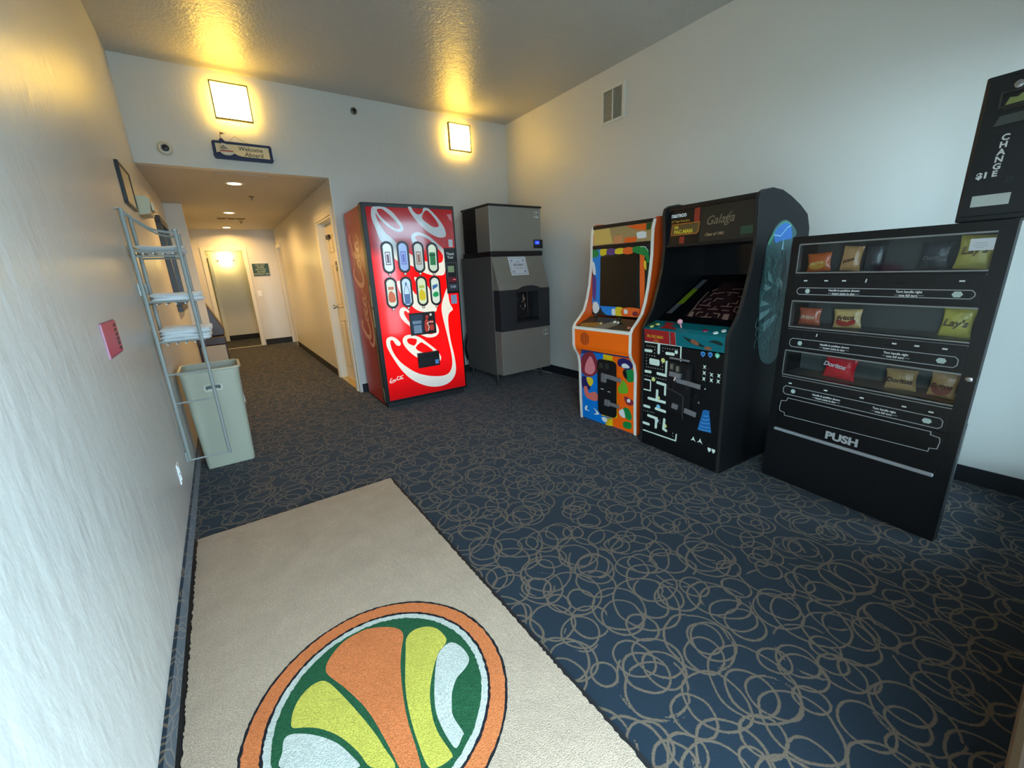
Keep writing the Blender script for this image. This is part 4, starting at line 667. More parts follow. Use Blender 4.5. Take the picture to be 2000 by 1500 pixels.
def badge(ly,x,z,parent):
    b=mk(LG); b.at(frontM(ly,x,z)); b.rrect(-.038,.038,-.036,.032,.012,.002); b.use(BLACKM).rect(-.03,.03,-.018,.022,.0025); b.use(LG).poly([smooth([(-.012,-.016),(.012,-.016),(.02,.002),(.012,.02),(-.012,.02),(-.02,.002)],3)],.003); b.use(BLACKM).disc(0,.002,.006,.0035,ry=.012)
    return b.build('maker_badge',parent)
badge(0,.668,1.957,ice); badge(-.13,.665,.60,ice)
b=mk(BLACK).box(.615,.748,-.012,0,1.585,1.682); b.at(frontM(-.012)); b.use(mat('screen_blue',(40,70,220),.3,emit=1.1)).rect(.628,.695,1.628,1.668,.001); b.use(mat('screen_text',(190,200,255),.3,emit=1.0)).text('READY',.645,1.643,.013,.0015); b.build('control_display',ice,bevel=.003)
# paper notice taped on the sloping door
Msl=Matrix.Translation((.222,-.0045,1.497))@Matrix(((1,0,0,0),(0,.326,-.945,0),(0,.945,.326,0),(0,0,0,1)))
t=thing('paper_notice','white paper notice taped to the sloping ice machine door','notice',(0,0,0)); t.matrix_world=Matrix.Translation((2.914,3.815,0))@Matrix.Rotation(R(1.233),4,'Z')
b=mk(mat('notice_paper',(214,216,220),.7)); b.at(Msl); b.box(0,.252,-.222,-.004,.001,.0025); b.use(mat('notice_ink',(80,84,100),.6))
b.poly([rc(.018,.234,-.205,-.02),rc(.021,.231,-.202,-.023)],.0032)
b.text('NOTICE',.126,-.068,.018,.0034,'CENTER').text('ICE ONLY',.126,-.112,.036,.0034,'CENTER',bold=.0012,xs=.9).text('for registered guests',.126,-.142,.017,.0034,'CENTER')
b.use(mat('notice_flake',(92,104,150),.6))
for x,y in ((.045,-.05),(.205,-.05),(.045,-.178),(.205,-.178)):
    for k in range(3): a=k*math.pi/3; b.ribbon([(x-.014*math.cos(a),y-.014*math.sin(a)),(x+.014*math.cos(a),y+.014*math.sin(a))],.005,.0034+k*.0002,cap=False)
b.build('sheet',t)
# hose coil hanging behind / beside the ice machine
t=thing('coiled_hose','black coiled hose hanging on the back wall beside the ice machine','hose',(3.06,4.72,.30))
b=mk(mat('hose_rubber',(24,28,32),.35))
pts=[(-.005+.065*math.cos(a),-.012+.012*math.sin(a*.5)+i*.0003,.06+.19*math.sin(a)) for i,a in enumerate([2*math.pi*k/28 for k in range(28*3+1)])]
b.tube([(p[0]*(1-.12*(k//28)),p[1]-.016*(k//28),p[2]) for k,p in enumerate(pts)],.011,8); b.build('coil',t,sm=True)
t=thing('floor_cable','thin pale cable lying on the carpet beside the ice machine','cable',(3.75,4.21,.004))
mk(mat('pale_cable',(170,165,150),.5)).tube(smooth([(-.12,.18,0),(-.04,.06,0),(0,0,0),(.03,-.15,0),(.06,-.345,0)],5,False),.0035,6).build('cable',t,sm=True)
t=thing('extension_block','pale plug block on the floor against the back wall behind the soda machine','plug',(2.80,4.66,0))
mk(mat('pale_plastic',(206,202,178),.5)).box(-.10,.10,-.03,.03,.0,.045).build('block',t,bevel=.008)
# ================================================================ arcade cabinets
def along(prof,w,t,x0,x1,b):
    """T-moulding band following an open (y,z) profile, slightly proud of the panel edge"""
    n=len(prof); out=[]
    for i,p in enumerate(prof):
        a=Vector(prof[max(0,i-1)]);c=Vector(prof[min(n-1,i+1)]); d=(c-a).normalized(); nn=Vector((-d.y,d.x)); out.append((p[0]+nn.x*t,p[1]+nn.y*t))
    vs=[];
    for x in (x0,x1):
        vs+=[(x,p[0],p[1]) for p in prof]+[(x,p[0],p[1]) for p in out]
    fs=[]
    for i in range(n-1):
        fs+=[(n+i,n+i+1,3*n+i+1,3*n+i),(i,i+1,n+i+1,n+i),(2*n+i,3*n+i,3*n+i+1,2*n+i+1)]
    b.add(vs,fs)
def slopeM(y,z,ang):
    a=R(ang); return Matrix.Translation((0,y,z))@Matrix(((1,0,0,0),(0,math.cos(a),-math.sin(a),0),(0,math.sin(a),math.cos(a),0),(0,0,0,1)))
# ---- wide black cabinet
ga=thing('arcade_cabinet','wide black upright arcade cabinet with white maze lines on its front','arcade machine',(2.883,1.706,0),R(-93.433))
GW=.658
GP=[(0.0,.0),(-.018,.60),(-.026,.79),(-.034,.905),(.0,.955),(.055,1.03),(.105,1.18),(.14,1.32),(.152,1.46),(.138,1.60),(.128,1.68),(.14,1.712),(.17,1.728),(.26,1.742),(.37,1.735),(.478,1.705),(.60,1.66),(.70,1.61),(.745,1.53),(.76,1.40),(.80,1.30),(.80,.0)]
SIDEB=mat('side_black_laminate',(14,15,17),.5,spec=.25)
EDG=mat('dark_edge',(38,37,36),.35)
for x0,x1,nm in ((0,.02,'side_panel'),(GW-.02,GW,'side_panel')):
    b=mk(SIDEB).prism(GP,x0,x1); o=b.build(nm,ga)
    b=mk(EDG); along(GP[:20],.02,.0035,x0,x1,b); b.build('edge_moulding',o)
    if x1==GW:
        b=mk(mat('art_teal',(44,86,88),.35)); b.at(rightM(GW)); b.poly([smooth(ART['gside'],3)],.0012)
        b.use(mat('art_green',(70,150,110),.35)).poly([smooth(ART['gside_g1'],3)],.0020)
        b.use(mat('art_blue',(30,110,190),.3)).poly([smooth(ART['gside_blue'],3)],.0024)
        b.use(mat('art_pale',(120,165,165),.35))
        for p in ART['gside_rays']: b.poly([p],.0022)
        g=ART['gside_blue']; b.use(mat('art_pale_blue',(150,205,220),.35)).ribbon([g[0],(.40,1.48),(.47,1.53),(g[4][0],g[4][1])],.006,.003,cap=False).poly([[(.43,1.40),(.44,1.47),(.45,1.40)]],.003)
        rr_=random.Random(8)
        b.use(mat('art_mid',(84,140,128),.35))
        for k in range(46):
            y=.25+rr_.random()*.30; z=.72+rr_.random()*.60; b.ribbon(smooth([(y,z),(y+rr_.uniform(-.04,.05),z+.03),(y+rr_.uniform(-.04,.06),z+.07)],4,False),.005,.0023,cap=False)
        b.use(mat('art_dark',(22,52,56),.35))
        for k in range(24):
            y=.24+rr_.random()*.28; z=.68+rr_.random()*.66; b.ribbon(smooth([(y,z),(y+rr_.uniform(-.03,.05),z+.05),(y+rr_.uniform(-.05,.05),z+.11)],4,False),.007,.0026,cap=False)
        b.build('side_artwork',o)
IN0,IN1=.02,GW-.02
mk(BLACKM).box(IN0,IN1,.76,.79,.02,1.5).build('back_panel',ga)
b=mk(BLACKM); b.prism([(.16,1.695),(.16,1.72),(.30,1.728),(.50,1.69),(.74,1.55),(.74,1.52),(.48,1.66)],IN0,IN1); b.build('top_panel',ga)
# front door panel with printed lines
b=mk(mat('front_black',(13,14,16),.3)); b.prism([(.002,.0),(-.018,.80),(.02,.80),(.02,0)],IN0,IN1)
INK=mat('ink_mint',(214,232,216),.4); tilt=Matrix.Rotation(R(1.43),4,'X')
FM=Matrix.Translation((0,.0012,0))@tilt@frontM(0); b.at(FM); b.use(INK)
for i,p in enumerate(ART['maze']):
    wd=.010 if i in (0,6,15) else .021
    b.ribbon(p,wd,.0012+.0001*i)
xs=[p[0] for p in ART['mazerect']]; zs=[p[1] for p in ART['mazerect']]; b.rrect(min(xs),max(xs),min(zs),max(zs),.012,.001); b.disc(.291,.765,.013,.001)
for (a,c) in ART['dots']:
    L_=math.hypot(c[0]-a[0],c[1]-a[1]); n=max(1,int(L_/.021+.5))
    for k in range(n+1): b.disc(a[0]+(c[0]-a[0])*k/n,a[1]+(c[1]-a[1])*k/n,.0032,.0011,8)
b.use(mat('ink_yellow',(216,220,130),.4)).disc(.186,.69,.017,.001).disc(.108,.535,.016,.001).disc(.160,.405,.012,.001).disc(.225,.205,.016,.001)
b.use(mat('ink_blue',(120,190,226),.4)).disc(.160,.335,.018,.001)
b.use(mat('ink_lilac',(196,206,236),.4)).disc(.150,.225,.018,.001)
def diamond(b,x,y,r,h=.001): b.poly([[(x,y-r),(x+r*.8,y-r*.2),(x+r*.8,y+r*.6),(x,y+r),(x-r*.8,y+r*.6),(x-r*.8,y-r*.2)]],h)
for k,(x,z) in enumerate(ART['gblue']): b.use(mat('ink_blue2',(70,140,205),.4) if k<2 else mat('ink_green2',(90,190,150),.4)); diamond(b,x,z,.019); b.use(mat('ink_core',(20,60,120),.4) if k<2 else INK); b.disc(x,z,.007,.0016)
b.use(INK)
for x,z in ART['gwhite']: b.poly([[(x-.012,z-.014),(x-.005,z),(x-.012,z+.014),(x,z+.008),(x+.012,z+.014),(x+.005,z),(x+.012,z-.014),(x,z-.006)]],.001)
for k,(x,z) in enumerate(ART['gship']): s_=.02 if k<2 else .008; b.poly([[(x-s_,z-s_*.8),(x,z-s_*.3),(x+s_,z-s_*.8),(x+s_*.4,z+s_*.1),(x,z+s_),(x-s_*.4,z+s_*.1)]],.001)
for x,z in ART['gbadge']: b.poly([[(x-.012,z-.002),(x-.012,z+.014),(x+.012,z+.014),(x+.012,z-.002),(x,z-.018)]],.001)
b.use(mat('ink_blue3',(30,100,160),.4)).poly([ART['gcone']],.001); b.use(mat('ink_sky',(90,170,220),.4))
for p in ART['gcones']: m_=((p[0][0]+p[1][0])/2,(p[0][1]+p[1][1])/2-.006); b.ribbon(smooth([p[0],m_,p[1]],4,False),.0035,.0016,cap=False)
rr_=random.Random(3); b.use(mat('ink_star',(80,70,90),.5))
for k in range(26): b.disc(.38+rr_.random()*.22,.12+rr_.random()*.62,.003,.0008,7)
b.build('front_panel',ga)
# coin door with padlocked hasps
cdm=mat('coin_door_black',(20,20,22),.35)
b=mk(cdm); b.at(FM); b.rrect(.232,.425,.345,.700,.02,.012); 
b.at(FM); b.M=FM; b.box(.236,.421,.349,.696,0,.0115); o=b.build('coin_door',ga)
b=mk(mat('coin_door_rim',(86,86,90),.35,.4)); b.at(FM@Matrix.Translation((0,0,.012))); b.poly([[(p[0],p[1]) for p in caps(.17,.0)]],0) if False else None
b.ribbon([(.24,.525),(.245,.50),(.28,.495),(.36,.475),(.372,.46),(.372,.33),(.38,.30)],.006,.001); b.ribbon([(.392,.66),(.392,.52)],.003,.001); b.ribbon([(.405,.665),(.405,.53)],.003,.001); b.build('rim',o)
b=mk(mat('coin_slot_grey',(60,58,52),.4,.3)); b.at(FM); b.box(.258,.292,.640,.690,.012,.022).box(.305,.339,.632,.682,.012,.022); b.use(mat('coin_slot_face',(112,108,90),.4)).box(.264,.286,.648,.682,.022,.024).box(.311,.333,.640,.674,.022,.024); b.build('coin_slot',o,bevel=.002)
b=mk(DEEP); b.at(FM); b.box(.262,.298,.50,.545,.0115,.013).box(.315,.352,.49,.535,.0115,.013); b.build('coin_return',o)
b=mk(mat('security_bar',(150,150,156),.4,.6)); b.at(FM); b.box(.245,.40,.715,.727,.002,.012); b.build('top_bar',ga,bevel=.002)
ZN=mat('zinc_hasp',(170,170,172),.35,.7)
b=mk(ZN); b.at(FM@Matrix.Translation((.265,.615,.012))@Matrix.Rotation(R(-4),4,'Z')); b.box(0,.085,-.015,.018,0,.022).box(.055,.13,-.05,-.02,0,.014).box(.13,.235,-.05,-.018,.0,.010); b.build('hasp',ga,bevel=.002)
b=mk(ZN); b.at(FM@Matrix.Translation((.365,.375,.006))@Matrix.Rotation(R(-6),4,'Z')); b.box(.02,.11,-.018,.018,0,.010).box(-.075,-.03,-.014,.022,.006,.02); b.build('hasp',ga,bevel=.002)
b=mk(CHROME); b.at(FM); b.tube([(.318,.60,.03),(.315,.575,.04)],.008,8); b.tube([(.315,.575,.04),(.300,.51,.035)],.0022,6); b.build('key',ga)
# control panel
TEAL=mat('panel_teal',(12,104,112),.3); PRED=mat('panel_red',(160,34,36),.35); PGRN=mat('panel_green',(30,84,60),.3)
b=mk(TEAL); b.prism([(-.020,.808),(-.034,.905),(.0,.925),(.095,.95),(.095,.82)],IN0,IN1)
b.at(Matrix.Translation((0,-.0203,.808))@Matrix.Rotation(R(8.2),4,'X')@frontM(0))
b.use(PRED).rect(IN0+.002,.235,.003,.094,.001).rect(.245,.285,.003,.094,.001); b.use(mat('line_cream',(190,160,140),.4)).ribbon([(.24,.0),(.236,.094)],.003,.0014,cap=False).ribbon([(.287,.0),(.283,.094)],.003,.0014,cap=False)
b.use(mat('panel_gold',(206,150,34),.4)).text('MS. PAC-MAN',.045,.035,.030,.0016,xs=.75,bold=.001).text('galaga',.10,.012,.02,.0016)
b.use(mat('panel_dark',(26,44,40),.4)).poly([smooth([(.34,.075),(.40,.06),(.46,.045),(.50,.02),(.44,.025),(.38,.045)],3)],.0012).poly([smooth([(.53,.06),(.57,.075),(.62,.06),(.61,.045),(.56,.055)],3)],.0012); b.use(mat('panel_brown',(140,84,60),.4)).poly([smooth([(.40,.055),(.43,.06),(.46,.04),(.45,.025),(.41,.035)],3)],.0016).poly([smooth([(.50,.02),(.53,.03),(.55,.015),(.53,.005),(.50,.008)],3)],.0014)
CPM=slopeM(-.034,.905,17)
b.at(CPM); b.use(PRED).poly([[(.15,.012),(.29,.008),(.25,.04),(.20,.055),(.22,.10),(.12,.11),(.16,.06)]],.012)
b.use(PGRN).poly([[(.03,.01),(.12,.01),(.10,.06),(.05,.10),(.03,.09)]],.0115)
b.build('control_panel',ga)
for x,y,c_ in ((.075,.022,(214,222,120)),(.09,.062,(222,214,120)),(.555,.030,(222,236,228)),(.585,.068,(214,224,220)),(.475,.045,(150,30,70))):
    b=mk(mat(f'button_{c_[0]}_{c_[2]}',c_,.25)); b.M=CPM@Matrix.Translation((x,y,.008)); b.cyl((0,0,0),.016,.006,r2=.014); b.build('button',ga,sm=True)
b=mk(mat('joystick_ball',(220,150,160),.25)); b.M=CPM@Matrix.Translation((.295,.05,.01)); b.tube([(0,0,0),(0,-.004,.035)],.005,8); 
b.M=b.M@Matrix.Translation((0,-.004,.045)); b.lathe((0,0,0),[(max(.001,.018*math.sin(math.pi*i/10)),-.018*math.cos(math.pi*i/10)) for i in range(11)]); b.build('joystick',ga,sm=True)
# sloped glass bezel with printed lines
BM=slopeM(.10,.95,30)
b=mk(mat('bezel_black',(12,12,14),.18)); b.M=BM; b.box(IN0,IN1,0,.60,-.006,0)
b.use(mat('bezel_maroon',(44,26,28),.2)).poly([[(.20,.07),(.615,.07),(.615,.50),(.25,.50),(.22,.30)]],.0006)
b.use(mat('bezel_grey',(86,86,90),.4)).poly([ART['gstrip']],.0010); b.use(mat('bezel_lime',(112,134,22),.4)).poly([ART['gstrip_g']],.0014)
b.use(mat('bezel_tan',(132,104,92),.4))
for i,p in enumerate(ART['gmaze']): b.ribbon(p,.0085,.001+.00005*i,cap=False)
for p in ART['gmazeblk']: b.poly([p],.0012)
b.build('screen_bezel',ga)
mk(mat('monitor_dark',(8,9,12),.15)).prism([(.62,1.20),(.60,1.66),(.62,1.66),(.64,1.2)],IN0,IN1).build('monitor_shroud',ga)
# marquee
b=mk(mat('marquee_dark',(44,40,34),.2)).box(IN0,IN1,.165,.175,1.475,1.690)
b.at(frontM(.165)); b.use(mat('marquee_black',(16,17,17),.25)).rect(IN0,.27,1.475,1.690,.0005)
b.use(mat('marquee_red',(150,52,38),.3)).rect(.225,.265,1.60,1.690,.0012).rect(.12,.16,1.475,1.52,.0012); b.use(mat('marquee_orange',(196,112,36),.3)).poly([[(.05,1.53),(.055,1.605),(.27,1.605),(.265,1.545),(.25,1.53)],[(.056,1.535),(.06,1.60),(.264,1.60),(.259,1.548),(.245,1.536)]],.002)
b.use(mat('marquee_brown',(92,74,44),.3)).rect(.058,.262,1.537,1.599,.0014)
b.use(mat('marquee_yellow',(214,190,50),.35)).text('MS.',.075,1.574,.026,.0022,bold=.0012).text('PAC-MAN',.075,1.541,.034,.0022,bold=.0016,xs=.95); b.use(mat('marquee_gold',(176,130,44),.35)).text('20 Year Reunion',.05,1.615,.021,.0022,bold=.0006)
b.use(WHITE).text('namco',.048,1.648,.042,.0022,bold=.0014,xs=1.05)
b.use(mat('marquee_faded',(120,106,84),.3)).text('Galaga',.31,1.575,.075,.001,shear=.35,bold=.0005,xs=.95,ang=R(2)).ribbon([(.44,1.60),(.485,1.64)],.005,.0014,cap=False)
b.use(mat('marquee_tan',(166,138,104),.3)).text('Class of 1981',.31,1.51,.024,.001,shear=.2,bold=.0006); b.use(mat('marquee_green',(46,72,52),.3)).rect(.545,.62,1.50,1.545,.0008)
b.build('marquee',ga)
b=mk(BLACK).box(IN0,IN1,.155,.18,1.690,1.712).box(IN0,IN1,.155,.18,1.455,1.475).box(IN0,IN1,.18,.60,1.455,1.47); b.build('marquee_frame',ga,bevel=.002)
# ---- narrow orange cabinet
oc=thing('arcade_cabinet','narrow orange upright arcade cabinet with white edging','arcade machine',(2.931,2.416,0),R(-87.71))
OW=.615
OP=[(0.0,.0),(-.014,.20),(-.022,.40),(-.026,.52),(-.045,.60),(-.092,.665),(-.104,.70),(-.106,.85),(-.085,.885),(-.03,.93),(.025,.985),(.06,1.07),(.088,1.18),(.108,1.32),(.118,1.42),(.116,1.52),(.118,1.60),(.135,1.665),(.165,1.685),(.25,1.69),(.62,1.66),(.78,1.50),(.80,0)]
ORS=mat('orange_side',(225,84,18),.35); ORF=mat('orange_front',(255,108,8),.35); WT=mat('white_moulding',(232,228,214),.3)
for x0,x1 in ((0,.022),(OW-.022,OW)):
    b=mk(ORS).prism(OP,x0,x1); o=b.build('side_panel',oc)
    b=mk(WT); along(OP[:18],.022,.005,x0-.001,x1+.001,b); b.build('edge_moulding',o)
    if x1==OW:
        b=mk(mat('side_navy',(28,32,86),.4)); b.at(rightM(OW)); b.poly([smooth([(.30,1.36),(.42,1.45),(.6,1.45),(.72,1.3),(.7,.7),(.5,.5),(.3,.7),(.24,1.0)],4)],.001); b.build('side_artwork',o)
I0,I1=.022,OW-.022
mk(BLACKM).box(I0,I1,.76,.79,.02,1.6).box(I0,I1,.16,.76,1.64,1.655).build('back_panel',oc)
b=mk(mat('dark_blue_front',(20,60,120),.4)); b.prism([(.01,.0),(-.022,.66),(.02,.66),(.02,0)],I0,I1); b.at(Matrix.Translation((0,.0105,0))@Matrix.Rotation(R(2.78),4,'X')@frontM(0))
OA=ART['oart']; cc={'blue':(0,118,205),'yellow':(228,190,20),'yellow2':(228,190,20),'orange':(255,100,10)}
XS=lambda p:[(min(max(x,I0),I1),z) for x,z in p]
for k in ('blue','yellow','yellow2','orange'): b.use(mat('print_'+k,cc[k],.3)).poly([XS(OA[k])],.010)
b.use(mat('print_blue',cc['blue'],.3)).rect(I0,.225,.06,.60,.0095); b.use(mat('print_orange',cc['orange'],.3)).rect(.42,I1,.02,.60,.0095); b.use(mat('print_yellow',cc['yellow'],.3)).rect(.225,.42,.03,.64,.009)
BC={'maroon':(134,44,56),'pink':(222,130,136),'navy':(34,30,92),'yellow':(230,200,40),'pinkr':(214,110,96),'white':(225,225,220),'green':(20,130,60),'black':(24,20,24),'lime':(110,170,40),'blue':(20,130,215),'purple':(96,62,128),'orange':(236,100,34),'dgreen':(40,84,40),'peach':(210,140,90),'cream':(216,180,96)}
for i,(c_,p) in enumerate(ART['oblobs']): b.use(mat('blob_'+c_,BC[c_],.35)).poly([smooth(XS(p),3)],.0112+.0001*i)
b.build('front_panel',oc)
b=mk(ORF); b.prism([(-.02,.652),(-.092,.668),(-.102,.70),(-.104,.838),(-.08,.838),(.02,.66)],I0,I1); b.at(frontM(-.1035)); b.use(mat('grille_maroon',(110,28,24),.5))
for k in range(6):
    x=.098+k*.0165; hh=math.sqrt(max(0,.05**2-(x-.139)**2)); b.rect(x-.004,x+.004,.765-hh-.006,.765+hh+.006,.0015)
b.build('belly_panel',oc)
b=mk(WT); b.prism([(-.104,.838),(-.110,.84),(-.110,.858),(-.095,.866),(-.085,.850)],I0,I1); b.build('panel_lip',oc,bevel=.002)
OM=slopeM(-.095,.862,19)
b=mk(mat('worn_panel',(72,60,42),.45)); b.M=OM; b.box(I0,I1,.0,.20,-.02,.0); b.use(mat('panel_bronze',(168,122,44),.45)).poly([smooth([(.04,.03),(.10,.012),(.22,.02),(.24,.06),(.20,.10),(.12,.085),(.06,.07)],3)],.001); b.use(mat('panel_stone',(142,130,104),.5)).poly([[(.22,.01),(.36,.012),(.42,.12),(.33,.15),(.26,.08)]],.0014); b.use(mat('panel_olive',(84,80,44),.5)).rect(.46,.58,.01,.02,.0012)
b.build('control_panel',oc)
for x,y,c_ in ((.345,.13,(240,240,230)),(.385,.127,(240,240,230)),(.235,.085,(214,170,96)),(.535,.06,(214,130,104))):
    b=mk(mat(f'obutton_{c_[0]}_{c_[2]}',c_,.25)); b.M=OM@Matrix.Translation((x,y,0)); b.cyl((0,0,0),.014,.008,r2=.012); b.build('button',oc,sm=True)
for x,y in ((.425,.10),(.17,.115)):
    b=mk(BLACK); b.M=OM@Matrix.Translation((x,y,0)); b.lathe((0,0,0),[(.02,0),(.018,.006),(.006,.008),(.005,.035),(.012,.04),(.016,.05),(.012,.062),(.001,.066)],16); b.build('joystick',oc,sm=True)
b=mk(mat('bezel_green_black',(16,34,32),.25)).box(I0,I1,.115,.125,.94,1.49); b.at(frontM(.115))
for i,(c_,p) in enumerate(ART['obez']): b.use(mat('blob_'+c_,BC[c_],.35)).poly([[(min(max(x,I0),I1),min(max(z,.945),1.485)) for x,z in smooth(p,2)]],.0006+.0001*i)
b.use(mat('blob_green',BC['green'],.35)).ribbon(smooth([(.48,1.46),(.53,1.47),(.565,1.43),(.575,1.36)],4,False),.022,.003,cap=False); b.use(WHITE).ribbon(smooth([(.50,1.478),(.545,1.475),(.575,1.44)],4,False),.004,.0034,cap=False)
b.build('screen_bezel',oc)
b=mk(mat('crt_glass',(15,14,10),.08)).box(.118,.493,.103,.1125,1.02,1.425); b.build('screen',oc,bevel=.003)
b=mk(mat('marquee_haze',(170,140,92),.15)).box(I0,I1,.125,.135,1.515,1.645); b.at(frontM(.125))
for i,(c_,p) in enumerate(ART['omarq']): b.use(mat('mq_'+c_,BC[c_],.15)).poly([[(min(max(x,I0),I1),min(max(z,1.517),1.643)) for x,z in p]],.0006+.0001*i)
b.build('marquee',oc)
b=mk(BLACK).box(I0,I1,.118,.14,1.645,1.672).box(I0,I1,.112,.14,1.488,1.515); b.build('marquee_frame',oc,bevel=.002)
FO=Matrix.Translation((0,.0105,0))@Matrix.Rotation(R(2.78),4,'X')@frontM(-.011)
b=mk(mat('coin_door_black',(20,20,22),.35)); b.at(FO); b.rrect(.226,.425,.10,.60,.04,.016); b.rrect(.228,.423,.102,.598,.04,.008); b.box(.24,.41,.115,.585,0,.0155); o=b.build('coin_door',oc)
b=mk(MATS['coin_slot_grey']); b.at(FO@Matrix.Translation((0,0,.004))); b.box(.255,.292,.525,.57,.012,.02).box(.315,.352,.525,.57,.012,.02); b; b.build('coin_slot',o)
for q in ((.262,.335),(.335,.325)): b=mk(WHITE); b.at(FO@Matrix.Translation((0,0,.004))); b.rect(q[0],q[0]+.032,q[1],q[1]+.006,.0135); b.build('price_mark',o)
b=mk(ZN); b.at(FO@Matrix.Translation((.28,.465,.016))@Matrix.Rotation(R(-4),4,'Z')); b.box(.02,.13,-.016,.02,0,.014).box(.13,.20,-.018,.018,0,.012).box(.0,.05,-.055,.02,0,.018); b.build('hasp',oc,bevel=.002)
b=mk(ZN); b.at(FO@Matrix.Translation((.31,.225,.016))@Matrix.Rotation(R(-3),4,'Z')); b.box(0,.05,-.022,.03,0,.018).box(.05,.15,-.012,.016,0,.012); b.build('hasp',oc,bevel=.002)
# ================================================================ snack machine
sn=thing('snack_machine','black coin-operated snack vending machine with three glass rows','vending machine',(3.072,.884,0),R(-96.991))
SW,SH,SD=.832,1.46,.42; CI=.088
WX=(.044,.783); ROWS=[(1.268,1.418),(.968,1.112),(.682,.826)]
b=mk(BLACK); b.box(0,.02,.036,SD,.0,SH).box(.02,SW,.036,.05,0,.60).box(.02,SW-CI-.02,.036,SD,SH-.02,SH).box(.02,SW-CI-.02,SD-.02,SD,0,SH-.02).box(.02,SW-CI-.02,.05,SD-.02,0,.05)
wp=[(.815,.036),(.797,.15),(.744,.42),(.732,.42),(.785,.15),(.80,.036)]
b.add([(x,y,0) for x,y in wp]+[(x,y,SH) for x,y in wp],[tuple(range(6))[::-1],tuple(range(6,12))]+[(i,(i+1)%6,6+(i+1)%6,6+i) for i in range(6)]).box(.70,.79,.036,.15,SH-.02,SH); b.build('cabinet',sn,bevel=.002)
b=mk(mat('door_black',(17,18,20),.28)); b.at(frontM(.0175))
b.poly([rc(0,SW,.0,SH)]+[rc(WX[0],WX[1],z0,z1) for z0,z1 in ROWS],0,.0175); b.build('door',sn,bevel=.003)
IN=mat('vend_interior',(92,99,98),.6)
for z0,z1 in ROWS:
    b=mk(IN); b.box(.022,.73,.036,.24,z0-.012,z0).box(.73,.784,.036,.148,z0-.012,z0).box(.022,.755,.22,.23,z0,z1+.04); b.build('product_shelf',sn)
    b=mk(TINT).box(WX[0],WX[1],.012,.016,z0,z1); b.build('window_pane',sn)
    b=mk(mat('silver_strip',(150,152,150),.35,.4)); b.box(WX[0],WX[1],-.004,.002,z1-.004,z1+.003).box(WX[0],WX[1],-.006,.002,z0-.005,z0+.001).box(WX[0],WX[1],-.006,.0,z0-.018,z0-.014).box(WX[0]-.003,WX[0],-.003,.002,z0,z1); b.build('window_trim',sn)
def hexpill(x0,x1,z0,z1,c=.012): return [(x0+c,z0),(x1-c,z0),(x1-c*.6,z0+c*.3),(x1,z0+c),(x1,z1-c),(x1-c*.6,z1-c*.3),(x1-c,z1),(x0+c,z1),(x0,z1-c),(x0,z0+c)]
marks=[[(.102,0),(.203,0),(.285,0),(.378,1),(.717,0)],[(.198,1),(.537,0),(.62,0),(.715,0)],[(.097,0),(.284,0),(.451,0),(.622,0),(.719,0)]]
for r,(zc,zp0,zp1,pt,pb) in enumerate([(1.224,1.15,1.186,1.255,1.135),(.93,.852,.90,.952,.84),(.632,.562,.612,.665,.553)]):
    b=mk(mat('coin_panel_black',(20,22,24),.3)).box(.046,.782,-.008,0,pb,pt) if r<2 else mk(mat('coin_panel_black',(20,22,24),.3)).box(.046,.782,-.004,0,pb,pt)
    b.at(frontM(-.008 if r<2 else -.004)); b.use(GREYINK).ribbon(hexpill(.064,.765,zp0,zp1),.0035,.001,closed=True)
    zm=(zp0+zp1)/2
    b.use(WHITE)
    b.text('Handle in position shown',.29,zm+.002,.0145,.0012,'CENTER',bold=.0005,xs=.92).text('insert coins in slot',.29,zm-.0145,.0145,.0012,'CENTER',bold=.0005,xs=.92).text('Turn handle right',.55,zm+.002,.0145,.0012,'CENTER',bold=.0005,xs=.92).text('one full turn',.55,zm-.0145,.0145,.0012,'CENTER',bold=.0005,xs=.92)
    b.ribbon([(.222,zm-.009),(.245,zm-.009)],.0012,.0012,cap=False).ribbon([(.335,zm-.009),(.36,zm-.009)],.0012,.0012,cap=False).ribbon([(.50,zm-.009),(.52,zm-.009)],.0012,.0012,cap=False).ribbon([(.585,zm-.009),(.605,zm-.009)],.0012,.0012,cap=False)
    b.use(mat('badge_mint',(190,208,200),.4)); b.poly([[(.106,zm),(.112,zm+.012),(.126,zm+.012),(.132,zm),(.126,zm-.012),(.112,zm-.012)]],.0012).poly([[(.694,zm),(.702,zm+.012),(.722,zm+.012),(.730,zm),(.722,zm-.012),(.702,zm-.012)]],.0012)
    b.use(WHITE)
    for x,k in marks[r]:
        if k: b.poly([[(x-.003,zc-.008),(x+.002,zc-.008),(x+.005,zc+.009),(x,zc+.009)]],.0012)
        else: b.rrect(x-.009,x+.009,zc-.0035,zc+.0035,.001,.0012)
    b.build('coin_panel',sn,bevel=0)
    o=sn
    for k in range(7):
        x=.105+k*.102; b=mk(mat('knob_black',(26,27,29),.25)); b.at(frontM(-.008 if r<2 else -.004,x,zc+.0)); 
        b.poly([rc(-.022,.022,-.0135,-.0075)],.001,.0012); b.build('coin_mechanism',sn)
b=mk(mat('delivery_black',(11,11,13),.3)).box(.046,.782,-.004,0,.345,.548); b.at(frontM(-.004)); b.use(GREYINK)
b.ribbon([(.095,.54),(.735,.54),(.735,.525),(.768,.52),(.772,.50),(.768,.465),(.742,.46),(.74,.442),(.09,.428),(.088,.445),(.06,.45),(.056,.47),(.06,.515),(.09,.52)],.0035,.001,closed=True)
b.use(GREYINK).text('PUSH',.318,.362,.058,.0012,bold=.0028,xs=1.12); b.build('delivery_door',sn,bevel=.002)
